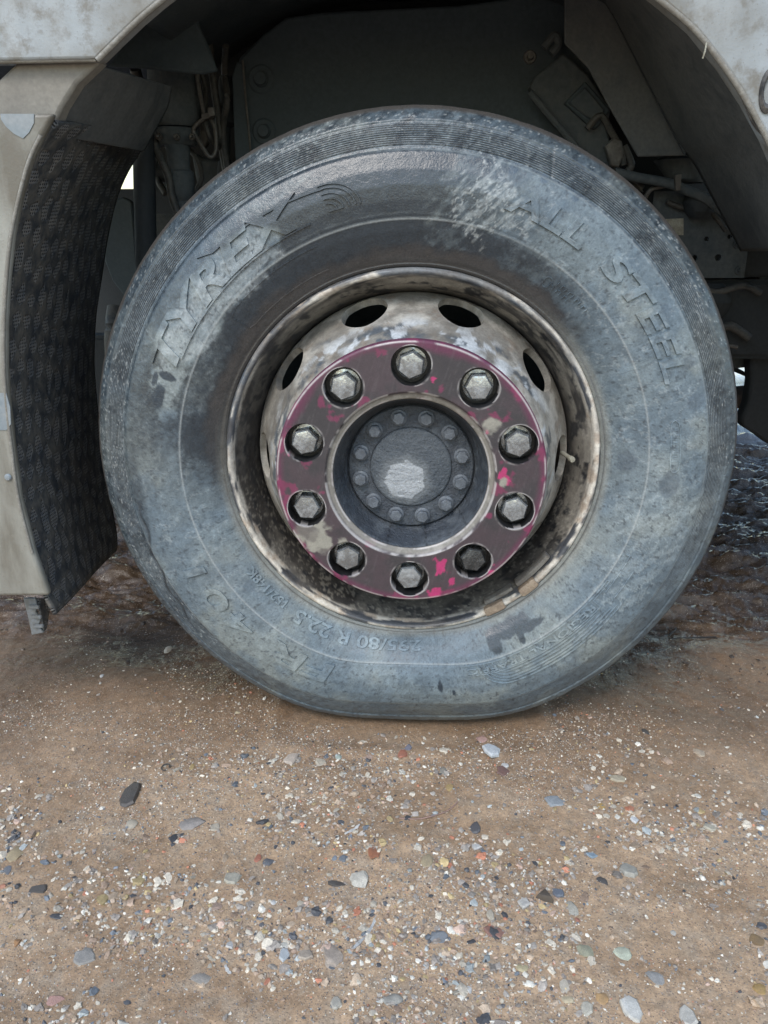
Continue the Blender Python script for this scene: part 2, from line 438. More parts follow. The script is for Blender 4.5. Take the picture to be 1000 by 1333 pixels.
def blob(th, r, deg, rc, sa, sr, P, seed, ns=60, jag=.8):
    """irregular stain centred at deg, rc with half sizes in metres"""
    da = (np.degrees(th)-deg+180) % 360-180; da = np.radians(da)*rc
    d = np.sqrt((da/sa)**2+((r-rc)/sr)**2)+(fbm(P, (ns,)*3, seed, 4)-.5)*2*jag
    return ss(1.12, .88, d)
def tyre_colour(th, r, lift=0):
    P = np.c_[r*np.cos(th), r*np.sin(th), 0*r]; PA = np.c_[th*.4, r, 0*r]
    deg = np.degrees(th) % 360
    n = fbm(P, (9, 9, 1), 1, 5); nf = fbm(P, (45, 45, 1), 2, 5); ng = fbm(P, (170, 170, 1), 3, 4)
    # scratchy drying marks slanting across the wall
    u = P[:, 0]*.8+P[:, 1]*.6; v = -P[:, 0]*.6+P[:, 1]*.8
    scr = fbm(np.c_[u, v, 0*u], (40, 190, 1), 4, 4)
    run = fbm(PA, (260, 16, 1), 5, 4)
    cir = fbm(PA, (7, 330, 1), 6, 4)
    rub = np.ones((len(r), 3))*np.array((.022, .030, .039))
    dust = mixc(np.ones((len(r), 3))*np.array((.175, .218, .240)), (.215, .240, .232), ss(.42, .62, n)*.8)
    dust = mixc(dust, (.095, .138, .180), ss(.60, .42, fbm(P, (16, 16, 1), 7, 4))*.5)
    # where the film of dried mud lies: thick on the right, bottom and left, thin at the top
    top = np.exp(-(((deg-97+180) % 360-180)/26)**2)
    a = .80-.80*top
    a = a+(n-.5)*.9*(.4+top)
    # left of the top: pale shiny film
    ul = ss(76, 104, deg)*ss(196, 165, deg); pale = blob(th, r, 143, .398, .15, .034, P, 13, 24, .8); a = a-ul*.62*(1-pale)
    # band next to the rim is washed dark over the top, brown
    inb = ss(.335, .318, r+(nf-.5)*.02)
    kk = ss(200, 150, deg)*ss(28, 60, deg); a = a-inb*.62*kk
    mid = ss(.366, .356, r)*kk*.45*ss(.6, .3, n); a = a-mid
    # clean blue band under the ribs on the upper left
    clean = ss(.4565, .452, r)*ss(.428, .440, r+(nf-.5)*.012)*ss(95, 115, deg)*ss(200, 188, deg); a = a*(1-clean)+.30*clean
    ribz = ss(.4545, .458, r)
    a = a*(1-ribz)+ribz*(.30+.25*(n-.5)+.25*ss(210, 260, deg))
    a = a+(scr-.5)*(.28+.6*top)+(nf-.5)*.34+(ng-.5)*.42
    a = np.clip(a, .04, 1)
    col = rub*(1-a[:, None])+dust*a[:, None]
    rough = .20+.42*a-.06*ss(76, 104, deg)*ss(196, 165, deg)-.10*ss(95, 115, deg)*ss(205, 185, deg)*ss(.43, .45, r)
    # bright dry speckle on the ribs and shoulder, thin pale mud
    sw = np.abs(((r-.459)/.00300) % 1-.5)*2; rk = ss(.459, .4605, r)*ss(.4925, .491, r)*(1-.85*ss(200, 235, deg)*ss(350, 322, deg))
    col = mixc(col, (.020, .026, .034), rk*ss(.45, .75, sw)*.75); col = mixc(col, (.24, .28, .31), rk*ss(.5, .2, sw)*.35*ss(.35, .6, nf))
    sk = ss(.72, .77, fbm(PA, (330, 560, 1), 8, 3)+.22*(fbm(P, (14, 14, 1), 18, 3)-.5)+.05*ss(150, 170, deg)*ss(215, 190, deg))*ribz*ss(.519, .505, r)*(1-ss(215, 250, deg))
    col = mixc(col, (.36, .38, .38), sk*.6)
    # crackled white scum, upper right of the crown and lower right
    w1 = blob(th, r, 74, .40, .055, .05, P, 11, 30, .9); w2 = blob(th, r, -22, .40, .14, .06, P, 12, 22, .9); w3 = blob(th, r, 140, .39, .12, .030, P, 13, 26, .7)
    cr = np.abs(fbm(P, (75, 75, 1), 14, 4)-.5)
    crk = ss(.045, .008, cr)*.9+ss(.5, .62, scr)*.5
    col = mixc(col, (.44, .46, .45), np.clip(w1*crk, 0, 1)*.55); col = mixc(col, (.30, .34, .35), np.clip(w2*crk, 0, 1)*.5)
    col = mixc(col, (.36, .39, .40), np.clip(w3*(.35+crk*.4), 0, 1)*.75)
    crk2 = ss(.022, .004, np.abs(fbm(P, (34, 34, 1), 19, 4)-.5))*a
    col = mixc(col, (.34, .37, .375), crk2*.45*ss(250, 190, deg))
    fc = ss(.030, .006, np.abs(fbm(np.c_[PA[:, 0]*3.2, r, 0*r], (70, 26, 1), 20, 4)-.5)); col = mixc(col, (.02, .026, .033), fc*.35*ss(.45, .6, nf))
    pit = ss(.72, .77, fbm(P, (210, 210, 1), 22, 2)); col = mixc(col, (.03, .036, .044), pit*.6)
    # brown shade next to the bead over the top
    col = mixc(col, (.085, .070, .058), inb*kk*.55)
    col = mixc(col, (.30, .29, .25), ss(.318, .306, r)*(1-kk)*.5)
    # wet splashes and runs, nearly bare rubber
    wetc = (.026, .038, .052)
    stains = [(-59.5, .329, .038, .015, 21), (-65, .342, .013, .022, 22), (-53.5, .342, .028, .007, 23), (-57.5, .344, .006, .016, 41), (164, .405, .018, .010, 24), (160.5, .415, .014, .005, 25),
              (159, .398, .006, .013, 26), (-82, .412, .004, .014, 27), (-79, .425, .003, .006, 28), (72, .452, .006, .008, 29), (66.5, .455, .006, .008, 30), (60, .452, .006, .006, 31),
              (-142, .342, .012, .012, 32), (22, .440, .010, .012, 33), (14, .438, .013, .013, 34), (-3, .400, .022, .014, 35), (2, .335, .016, .014, 36), (33, .437, .012, .008, 37)]
    for i, (dg, rc, sa, sr, sd_) in enumerate(stains):
        k = blob(th, r, dg, rc, sa, sr, P, sd_, 90, .42)
        soft = .97 if i < 9 else .55
        col = mixc(col, wetc if i < 9 else (.075, .098, .125), k*soft); rough = rough*(1-k*.4)
    # long dark crease low on the left shoulder
    cre = np.exp(-((r-(.462+.0012*(deg-205)+.004*np.sin(deg*.7)))/.0028)**2)*ss(186, 193, deg)*ss(222, 214, deg)
    col = mixc(col, (.022, .026, .032), cre*.9)
    # dark tread edge with brown mud
    te = ss(.5075, .5125, r+(nf-.5)*.004); col = mixc(col, (.040, .034, .029), te*.95); rough = rough*(1-te)+.85*te
    # grooves between mouldings keep pale dust
    for rl in (.3655,): 
        g = np.exp(-((r-rl)/.0013)**2); col = mixc(col, (.33, .35, .35), g*.6*ss(.3, .6, n+.2*(1-top)))
    g = np.exp(-((r-.4555)/.0016)**2); col = mixc(col, (.30, .33, .34), g*.5*(1-ss(85, 110, deg)*ss(200, 185, deg)))
    g = np.exp(-((r-.3052)/.0018)**2); col = mixc(col, (.02, .02, .02), g*.8)
    return col*(1+lift), np.clip(rough, .25, .9)

NTH = 1500
rs = list(PK[:4, 0])+list(np.arange(.3045, .4565, .0021))+list(np.arange(.4570, .4935, .00062))+list(np.arange(.494, .5195, .0016))
rs = np.array(rs); ys = y_at(rs)
th = np.linspace(0, 2*pi, NTH, endpoint=False)
TH, RR = np.meshgrid(th, rs, indexing='ij'); TH = TH.ravel(); RR = RR.ravel(); YY = y_at(RR)
deg = np.degrees(TH)
PP = np.c_[RR*np.cos(TH), RR*np.sin(TH), 0*RR]
# moulded ribs of the shoulder, worn away low down
ribk = ss(.4590, .4605, RR)*ss(.4925, .491, RR)*(1-.85*ss(200, 235, deg)*ss(350, 322, deg))*(.65+.6*fbm(PP, (8, 8, 1), 44, 3))
saw = np.abs(((RR-.459)/.00300) % 1-.5)*2
YY = YY+ribk*.0017*ss(.3, .7, saw)
YY -= .0011*np.exp(-((RR-.3655)/.0012)**2)
YY -= .0005*np.exp(-((RR-.372)/.001)**2)*(ss(20, 50, deg)*0+1)
YY += (fbm(PP, (60, 60, 1), 45, 4)-.5)*.0007+(fbm(PP, (12, 12, 1), 46, 3)-.5)*.0012
sh = ss(.490, .50, RR); YY += sh*(fbm(PP, (110, 110, 1), 47, 3)-.5)*.0025
crease = np.exp(-((RR-(.462+.0012*(deg-205)+.004*np.sin(deg*.7)))/.0026)**2)*ss(186, 193, deg)*ss(222, 214, deg); YY += crease*.0022
gou = np.exp(-((np.radians((deg-66+180) % 360-180)*.47-(RR-.475)*.35)/.0016)**2)*ss(.456, .46, RR)*ss(.5, .495, RR); YY += gou*.0018
RD, YD = deform(TH, RR+(sh*(fbm(PP, (26, 26, 1), 48, 3)-.5)*.0010), YY)
V1 = np.c_[RD*np.cos(TH), YD, RD*np.sin(TH)+H]
k1 = len(rs)
# tread and far wall, coarser in profile
far = [(.5200, .040), (.5160, .041), (.5160, .049), (.5205, .050), (.5205, .080), (.5165, .081), (.5165, .089), (.5205, .090), (.5205, .120), (.5165, .121), (.5165, .129), (.5205, .130), (.5205, .155), (.5160, .156), (.5160, .164), (.5200, .165), (.5190, .190), (.508, .207), (.48, .228), (.44, .252), (.40, .257), (.35, .248), (.315, .228), (.30, .216)]
NF = len(far); fr = np.array(far); TH2, _ = np.meshgrid(th, fr[:, 0], indexing='ij'); TH2 = TH2.ravel()
rdf, ydf = deform(TH2, np.tile(fr[:, 0], NTH), np.tile(fr[:, 1], NTH))
V2 = np.c_[rdf*np.cos(TH2), ydf, rdf*np.sin(TH2)+H]
V1[:, 2] = np.maximum(V1[:, 2], -.001); V2[:, 2] = np.maximum(V2[:, 2], -.001)
A = V1.reshape(NTH, k1, 3); B = V2.reshape(NTH, NF, 3); ALL = np.concatenate([A, B], 1); k = k1+NF
me = bpy.data.meshes.new('tyre'); me.vertices.add(NTH*k); me.vertices.foreach_set('co', ALL.ravel())
i = np.arange(NTH)[:, None]*k; j = ((np.arange(NTH)+1) % NTH)[:, None]*k; q = np.arange(k-1)[None, :]
Q = np.stack([i+q, j+q, j+q+1, i+q+1], -1).reshape(-1, 4)[:, ::-1]
me.loops.add(Q.size); me.loops.foreach_set('vertex_index', Q.ravel()); me.polygons.add(len(Q)); me.polygons.foreach_set('loop_start', np.arange(len(Q))*4)
me.update(calc_edges=True)
c1, r1 = tyre_colour(TH, RR)
c2 = np.ones((NTH*NF, 3))*np.array((.045, .040, .036)); r2 = np.ones(NTH*NF)*.85
cc = np.concatenate([c1.reshape(NTH, k1, 3), c2.reshape(NTH, NF, 3)], 1).reshape(-1, 3)
rr_ = np.concatenate([r1.reshape(NTH, k1), r2.reshape(NTH, NF)], 1).ravel()
paint(me, cc, rr_)
tyre = link('tyre', me, M['tyre'], WH, 180); tyre['label'] = 'flat black truck tyre covered in grey dried mud'

# --- raised marks on the side wall
def warp_mesh(name, bm, rc, deg0, z0, z1, lift=0., label=None):
    """flat drawing (x right, y up, z height 0..1) wrapped clockwise on the wall from angle deg0 at radius rc"""
    V = np.array([v.co[:] for v in bm.verts]); th_ = np.radians(deg0)-V[:, 0]/rc; r_ = rc+V[:, 1]
    up = V[:, 2] > 0; rz = np.where(up, z1, z0)
    Pn = tyre_pt(th_, r_, rz)
    for v, p in zip(bm.verts, Pn): v.co = p
    o = frombm(name, bm, M['tyre'], WH, 30)
    W = coords(o.data)
    # own colour: same film of mud as the wall below
    tree = None
    th2 = np.arctan2(W[:, 2]-H, W[:, 0])
    # (frombm may merge points, so read the nominal radius back from the nearest source point)
    from mathutils.kdtree import KDTree
    kd = KDTree(len(Pn))
    for i_, p in enumerate(Pn): kd.insert(p, i_)
    kd.balance(); idx = [kd.find(Vector(p))[1] for p in W]
    c_, g_ = tyre_colour(th_[idx], r_[idx], lift)
    paint(o.data, c_, g_)
    if label: o['label'] = label
    return o
def cut(bm, sx, sy_):
    xs = [v.co.x for v in bm.verts]; ys_ = [v.co.y for v in bm.verts]
    for a0, a1, st, n in ((min(xs), max(xs), sx, (1, 0, 0)), (min(ys_), max(ys_), sy_, (0, 1, 0))):
        x = a0+st
        while x < a1:
            bmesh.ops.bisect_plane(bm, geom=bm.verts[:]+bm.edges[:]+bm.faces[:], plane_co=Vector(n)*x, plane_no=n); x += st
def lettering(txt, deg0, rc, size, span=None, bold=.0, shear=0, rise=.0016, wide=1.0, step=.006, space=1.0, lift=.0):
    cu = bpy.data.curves.new('lettering', 'FONT'); cu.body = txt; cu.size = 1; cu.offset = bold; cu.shear = shear; cu.space_character = space
    cu.extrude = .5; cu.bevel_depth = 0; cu.resolution_u = 4
    o = bpy.data.objects.new('tmp', cu); C.objects.link(o); dg = bpy.context.evaluated_depsgraph_get()
    me_ = bpy.data.meshes.new_from_object(o.evaluated_get(dg)); bpy.data.objects.remove(o); bpy.data.curves.remove(cu)
    bm = bmesh.new(); bm.from_mesh(me_); bpy.data.meshes.remove(me_)
    s = size/.70
    x0 = min(v.co.x for v in bm.verts); x1 = max(v.co.x for v in bm.verts)
    sxx = s*wide if span is None else np.radians(span)*rc/(x1-x0)
    for v in bm.verts: v.co = Vector(((v.co.x-x0)*sxx, v.co.y*s, v.co.z))
    bmesh.ops.remove_doubles(bm, verts=bm.verts, dist=1e-6)
    cut(bm, step, step)
    o = warp_mesh('lettering', bm, rc, deg0, -.0015, rise, lift, 'moulded letters reading '+txt)
    return o
def wall_line(pts, w_=.0012, rise=.001, name='moulding'):
    """raised line through (deg, r) points"""
    bm = bmesh.new(); D = []
    for (a, b) in zip(pts, pts[1:]):
        n = max(2, int(max(abs(a[0]-b[0])*.4*pi/180, abs(a[1]-b[1]))/.004))
        for i_ in range(n): D.append((a[0]+(b[0]-a[0])*i_/n, a[1]+(b[1]-a[1])*i_/n))
    D.append(pts[-1]); D = np.array(D)
    ce = np.c_[np.radians(D[:, 0])*.4, D[:, 1]]
    tg = np.gradient(ce, axis=0); tg /= np.linalg.norm(tg, axis=1)[:, None]+1e-9; nn = np.c_[-tg[:, 1], tg[:, 0]]
    rings = []; TT = []; Rn = []
    for off, z in ((-w_, -.0012), (-w_*.6, rise), (w_*.6, rise), (w_, -.0012)):
        q = ce+nn*off; rings.append(tyre_pt(q[:, 0]/.4, q[:, 1], z)); TT.append(q[:, 0]/.4); Rn.append(q[:, 1])
    V = np.concatenate(rings); n = len(D); Fc = []
    for s_ in range(3):
        for i_ in range(n-1): Fc.append((s_*n+i_, s_*n+i_+1, (s_+1)*n+i_+1, (s_+1)*n+i_))
    return V, Fc, np.concatenate(TT), np.concatenate(Rn)
def lines_obj(name, lst, label, w_=.0012, rise=.001, lift=.25):
    V = []; Fc = []; T = []; Rn = []
    for pts in lst:
        v, f, a, b = wall_line(pts, w_, rise); o_ = sum(len(x) for x in V); V.append(v); T.append(a); Rn.append(b); Fc += [tuple(q+o_ for q in ff) for ff in f]
    V = np.concatenate(V); o = pyd(name, V, Fc, M['tyre'], WH, 40)
    bm = bmesh.new(); bm.from_mesh(o.data)
    bm.normal_update()
    bm.to_mesh(o.data); bm.free()
    c_, g_ = tyre_colour(np.concatenate(T), np.concatenate(Rn), lift); paint(o.data, c_, g_)
    if label: o['label'] = label
    return o

lettering('TYREX', 157.5, .391, .041, span=45, bold=.032, space=1.06, shear=.25, rise=.0034, lift=.12, step=.006)
lettering('ALL', 71.5, .399, .032, span=17.5, bold=.025, shear=.12, rise=.0032, lift=.10)
lettering('STEEL', 48.5, .399, .032, span=29, bold=.025, shear=.12, rise=.0032, lift=.10)
lettering('FR', -110, .379, .036, span=16.5, bold=.018, shear=.1, rise=.0032, lift=.10)
lettering('401', -132.5, .383, .034, span=22, space=1.12, bold=.012, shear=.1, rise=.0032, lift=.10)
lettering('295/80 R 22.5', -86.5, .3200, .020, span=40, bold=.02, lift=.35, rise=.0030, step=.004)
lettering('152/148K', -130.5, .3205, .013, span=15.5, bold=.02, lift=.25, rise=.0028, step=.004)
lettering('REGIONAL TRAFFIC', -37.5, .3755, .0105, span=37, bold=.02, lift=.25, rise=.0030, step=.004)
# outlines: arcs after the name, boxes, pill, circle
def arc_pts(c, rad, a0, a1, n=20, sy_=1.):
    return [(c[0]+rad*cos(radians(a0+(a1-a0)*i/n))/(.4*pi/180), c[1]+rad*sy_*sin(radians(a0+(a1-a0)*i/n))) for i in range(n+1)]
L = []
for q, (ra, rb) in enumerate(((.013, .011), (.022, .0175), (.031, .024), (.040, .031), (.047, .036))):
    # quarter ellipses opening on the base line (towards smaller angle = clockwise)
    L.append([(107.5-(cos(radians(a_))*ra)/(.4*pi/180), .393+sin(radians(a_))*rb) for a_ in range(0, 100, 6)])
L.append([(107.5-.022/(.4*pi/180), .393), (107.5, .393)])
L += [[(107.5, .404+.0065*i), (111+i*7, .4125+.0062*i), (126+i*3, .4405+.0008*i)] for i in (3,)]
L += [[(154, .3865), (130, .3865), (112, .387)]]
lines_obj('moulding', L, 'raised concentric arcs after the maker name', .0017, .0026, .0)
L = []
for q, (ra, rb) in enumerate(((.016, .018), (.025, .025), (.034, .031), (.041, .037), (.047, .042), (.053, .048))):
    L.append([(-64-(cos(radians(a_))*ra)/(.4*pi/180)*1.0, .3685+sin(radians(a_))*rb) for a_ in range(0, 96, 6)]+[(-50, .3685+rb), (-40+q*1.5, .3685+rb*.92)])
L.append([(-75, .3695), (-30, .3695)])
L.append([(-30, .3695), (-30, .3735), (-36.5, .3735)]); L.append([(-36.5, .3885), (-74.5, .3885)]); L.append([(-36.5, .3735), (-36.5, .3885)])
L.append([(-22, .372), (-22, .379), (-33, .379)]); L.append([(-25, .396), (-33, .396)])
lines_obj('moulding', L, 'raised arcs and frame round the small words low on the right', .0013, .0020, .25)
L = [[(112.5, .357), (137, .357), (139.5, .353), (139, .324), (137, .3215), (112.5, .3215)], [(112.5, .357), (111.5, .345)],
     arc_pts((55, .340), .0075, 0, 360, 24), arc_pts((10.5, .404), .006, 0, 180, 10)[::-1]+[(-.2-.8, .404)][:0]]
pill = [(10.6, .398), (11.2, .401), (11.3, .405), (10.6, .409), (9, .4105), (1.5, .4105), (.2, .409), (-.3, .405), (-.2, .401), (.4, .398), (2, .3965), (9, .3965), (10.6, .398)]
lines_obj('moulding', L[:1], 'raised outline of the small plain panel by the rim', .0010, .0012, .1)
lines_obj('moulding', [L[2]], 'small raised circle', .0009, .0012, .1); lines_obj('moulding', [pill], 'raised pill outline', .0010, .0012, .3)
for q_, (d0, rr0, n_) in enumerate(((52.8, .3445, 9), (54.3, .3355, 6))):
    for i in range(n_):
        lines_obj('moulding', [[(d0-i*1.15, rr0), (d0-i*1.15-.1, rr0+.0055), (d0-i*1.15-.65, rr0+.0055)][:(3 if (i+q_) % 2 else 2)]], None, .0007, .0017, .25)
lines_obj('moulding', [[(9.3-i*1.05, .4-.0025), (9.1-i*1.05, .4065), (8.6-i*1.05, .4065), (8.5-i*1.05, .3985)] for i in range(7)], 'tiny worn marks inside the pill outline', .0006, .0007, .2)

# --- rim
def disc_fn(th_, v):
    """v 0..1 from the well outwards to the flat centre"""
    prof = np.array([(.2600, .072), (.2590, .062), (.2550, .050), (.2460, .028), (.2360, .004), (.2270, -.020), (.2180, -.045), (.2110, -.064), (.2050, -.076), (.198, -.082)])
    tt = np.linspace(0, 1, len(prof)); r_ = np.interp(v, tt, prof[:, 0]); y_ = np.interp(v, tt, prof[:, 1])
    return (r_*cos(th_), y_, r_*sin(th_)+H)
V = []; Fc = []; hole_loops = []
for k_ in range(10):
    u0 = radians(36*k_-18); u1 = radians(36*k_+18)
    v_, f_, lp = patch(u0, u1, 0, 1, radians(36*k_), .350, radians(8.9), .215, 44, 40, 16, disc_fn, 1.75)
    o_ = len(V); V += v_; Fc += [tuple(q+o_ for q in ff) for ff in f_]
    # thickness of the sheet round the hole
    ring = [q+o_ for q in lp]; inn = []
    for q in ring:
        p = Vector(V[q]); a_ = math.atan2(p.z-H, p.x); nrm = Vector((-cos(a_)*.92, .38, -sin(a_)*.92)); V.append(tuple(p+nrm*.011)); inn.append(len(V)-1)
    n_ = len(ring)
    for i_ in range(n_): Fc.append((ring[i_], ring[(i_+1) % n_], inn[(i_+1) % n_], inn[i_]))
me = bpy.data.meshes.new('rim_disc'); me.from_pydata([tuple(v) for v in V], [], Fc)
bm = bmesh.new(); bm.from_mesh(me); bmesh.ops.remove_doubles(bm, verts=bm.verts, dist=2e-5)
# flange, bead seat and well
prof = [(.262, .165), (.260, .12), (.2595, .0735), (.262, .060), (.2650, .048), (.2705, .030), (.2760, .015), (.2815, .006), (.2850, .0015), (.2872, -.0045), (.2885, -.0100), (.2915, -.0135), (.2955, -.0135), (.2985, -.0105), (.2995, -.005), (.2985, .002), (.2955, .006)]
v_, f_ = rev(dens(prof, .0028), 620)
vs = [bm.verts.new(p) for p in v_]
for ff in f_: bm.faces.new([vs[q] for q in ff])
bmesh.ops.recalc_face_normals(bm, faces=bm.faces); bm.to_mesh(me); bm.free()
rim = link('rim', me, M['rim'], WH, 60)
W = coords(me); r_ = np.hypot(W[:, 0], W[:, 2]-H); y_ = W[:, 1]; a_ = np.degrees(np.arctan2(W[:, 2]-H, W[:, 0])) % 360
PA = np.c_[np.radians(a_)*.3, r_, y_]
n = fbm(W, (14,)*3, 101, 5); nf = fbm(W, (60,)*3, 102, 5); ng = fbm(W, (190,)*3, 103, 4); nc = fbm(PA, (10, 60, 60), 104, 4)
dx, dz = W[:, 0], W[:, 2]-H
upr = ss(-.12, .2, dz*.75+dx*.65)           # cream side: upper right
darkb = np.ones((len(W), 3))*np.array((.036, .033, .031)); darkb = mixc(darkb, (.095, .086, .074), ss(.48, .62, n)); darkb = mixc(darkb, (.018, .019, .022), ss(.52, .62, nf)*.8)
darkb = mixc(darkb, (.19, .175, .15), ss(.57, .64, ng)*ss(.1, -.15, W[:, 2]-H)*.7)
disc = np.ones((len(W), 3))*np.array((.40, .375, .33)); disc = mixc(disc, (.20, .185, .16), ss(.45, .6, n)); disc = mixc(disc, (.16, .10, .06), ss(.585, .70, nf)*.35)
chip = ss(.50, .60, fbm(PA, (22, 40, 40), 106, 5)+(ss(-.02, -.07, y_)-.5)*.13)
disc = mixc(disc, (.045, .062, .082), chip*ss(.02, -.035, y_)*.85)
disc = mixc(disc, (.50, .52, .53), ss(.55, .6, fbm(PA, (30, 30, 30), 109, 4))*ss(0, -.05, y_)*.8)
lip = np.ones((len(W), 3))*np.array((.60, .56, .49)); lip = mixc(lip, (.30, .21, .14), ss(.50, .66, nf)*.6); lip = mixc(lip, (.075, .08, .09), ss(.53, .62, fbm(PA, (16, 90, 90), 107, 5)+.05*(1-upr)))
lip = mixc(lip, (.085, .10, .12), ss(150, 120, np.abs(a_-105)+60)*ss(.40, .52, nc)*.85)
isdisc = (r_ < .2592) & (y_ < .073)
grime = fbm(W, (26,)*3, 141, 5); disc = mixc(disc, (.13, .115, .095), ss(.42, .68, grime)*.75); lip = mixc(lip, (.20, .17, .14), ss(.45, .68, grime)*.35)
col = np.where(isdisc[:, None], disc, darkb)
islip = ss(.2838, .2868, r_+(nf-.5)*.004); col = mixc(col, (0, 0, 0), islip)+lip*islip[:, None]
inner_pale = ss(.262, .272, r_)*(1-islip)*upr*ss(.4, .55, nc+.12*upr); col = mixc(col, (.36, .33, .28), inner_pale*.5*ss(.66, .52, nf)); col = mixc(col, (.05, .045, .042), ss(.60, .66, fbm(PA, (18, 70, 70), 108, 5))*ss(.262, .266, r_)*.4)  # barrel mixed towards cream on the upper right, with dark speckle
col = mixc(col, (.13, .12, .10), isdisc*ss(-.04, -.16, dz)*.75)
rg = .42+.35*ss(.4, .6, n)
bad = islip*(ss(.52, .57, fbm(PA, (16, 90, 90), 107, 5)+.05*(1-upr))); rg = rg*(1-bad)+.3*bad
paint(me, col, rg); rim['label'] = 'scuffed steel rim with cream and dark blue chipped paint'

# --- brake drum behind the holes, axle end
revobj('brake_drum', [(.03, .02), (.205, .02), (.215, .035), (.215, .20), (.05, .20)], M['drum'], WH, 64)

# --- trim ring with ten nut openings
def ring_fn(th_, v):
    r__ = .1305+(.1990-.1305)*v; return (r__*cos(th_), -.0930, r__*sin(th_)+H)
V = []; Fc = []
NUTANG = [radians(90-36*k_) for k_ in range(10)]
RN = .1668
for a0 in NUTANG:
    v_, f_, lp = patch(a0-radians(18), a0+radians(18), 0, 1, a0, (RN-.1305)/.0685, .0292/RN, .0292/.0685, 44, 30, 12, ring_fn)
    o_ = len(V); V += v_; Fc += [tuple(q+o_ for q in ff) for ff in f_]
    prev = [q+o_ for q in lp]; n_ = len(prev); cx_, cz_ = RN*cos(a0), RN*sin(a0)+H
    for (sc_, dy) in ((.985, .0012), (.965, .004), (.955, .024)):
        cur = []
        for q in lp:
            p = V[q+o_]; V.append((cx_+(p[0]-cx_)*sc_, -.0930+dy, cz_+(p[2]-cz_)*sc_)); cur.append(len(V)-1)
        for i_ in range(n_): Fc.append((prev[i_], prev[(i_+1) % n_], cur[(i_+1) % n_], cur[i_]))
        prev = cur
me = bpy.data.meshes.new('trim_ring'); me.from_pydata([tuple(v) for v in V], [], Fc)
bm = bmesh.new(); bm.from_mesh(me); bmesh.ops.remove_doubles(bm, verts=bm.verts, dist=2e-5)
for prof in ([(.1990, -.0930), (.2012, -.0926), (.2030, -.0912), (.2038, -.0885), (.2040, -.0740)], [(.1305, -.0930), (.1290, -.0926), (.1280, -.0910), (.1262, -.0880), (.1190, -.0850), (.1175, -.0835), (.1170, -.0780)]):
    v_, f_ = rev(dens(prof, .003), 440); vs = [bm.verts.new(p) for p in v_]
    for ff in f_: bm.faces.new([vs[q] for q in ff])
bmesh.ops.remove_doubles(bm, verts=bm.verts, dist=2e-5)
bmesh.ops.recalc_face_normals(bm, faces=bm.faces); bm.to_mesh(me); bm.free()
ring = link('trim_ring', me, M['ring'], WH, 50)
W = coords(me); r_ = np.hypot(W[:, 0], W[:, 2]-H); y_ = W[:, 1]; an = np.degrees(np.arctan2(W[:, 2]-H, W[:, 0])) % 360
dx, dz = W[:, 0], W[:, 2]-H
n = fbm(W, (20,)*3, 111, 5); nf = fbm(W, (85,)*3, 112, 5); ng = fbm(W, (45, 1, 45), 113, 4)
col = np.ones((len(W), 3))*np.array((.056, .040, .046)); col = mixc(col, (.040, .034, .036), ss(.42, .6, n))
col = mixc(col, (.125, .024, .062), ss(.188, .2015, r_+(n-.5)*.022)*.75)
mg = ss(.66, .72, ng+.10*ss(.186, .2, r_)); col = mixc(col, (.21, .025, .08), mg*.6)
for (pxx, pyy, s_) in ((572, 737, .011), (588, 757, .006), (655, 622, .009), (634, 563, .005), (566, 775, .012), (563, 492, .005), (470, 650-100, .004), (378, 590, .004), (640, 745, .009)):
    p = at(pxx, pyy, -.093); d = np.hypot((dx-p.x)*1.3, dz-(p.z-H))/s_+(fbm(W, (150,)*3, 119, 4)-.5)*3.2; col = mixc(col, (.46, .03, .14), ss(1.1, .8, d)*(.6+.4*nf))
for (pxx, pyy, s_) in ((405, 690, .024), (418, 705, .02), (392, 672, .012), (640, 555, .012), (655, 628, .006), (448, 708, .01)):
    p = at(pxx, pyy, -.093); d = np.hypot(dx-p.x, dz-(p.z-H))/s_+(nf-.5)*1.6; col = mixc(col, (.26, .245, .205), ss(1.15, .8, d)*(.35+.65*ss(.4, .55, ng)))
scs = fbm(np.c_[dx*.3+dz, dx-dz*.3, 0*dx], (26, 420, 1), 120, 3); col = mixc(col, (.13, .115, .115), ss(.62, .75, scs)*.16)
# bare bright metal on worn edges
dn = np.min([np.hypot(dx-RN*cos(q), dz-RN*sin(q)) for q in NUTANG], axis=0)
edge = np.maximum.reduce([np.exp(-((r_-.2008)/.0011)**2), np.exp(-((dn-.0296)/.0008)**2)*.9, np.exp(-((r_-.1283)/.0012)**2), np.exp(-((r_-.1188)/.001)**2)])
edge = edge*ss(.40, .52, fbm(W, (38,)*3, 118, 4)); col = mixc(col, (.50, .47, .45), edge*.85)
inr = ss(.1272, .1255, r_); col = mixc(col, (.20, .185, .16), inr*(1-edge)*.9)
col = mixc(col, (.30, .28, .25), inr*ss(.5, .65, nf)*.6)
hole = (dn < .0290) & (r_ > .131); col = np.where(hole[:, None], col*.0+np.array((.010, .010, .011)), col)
rg = .46+.2*ss(.4, .6, n)-.12*edge
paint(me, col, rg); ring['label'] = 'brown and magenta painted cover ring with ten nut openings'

# --- recess bottoms behind the openings
V, Fc = rev([(.136, -.0640), (.197, -.0640)], 120); pyd('backing_plate', V, Fc, M['black'], WH)

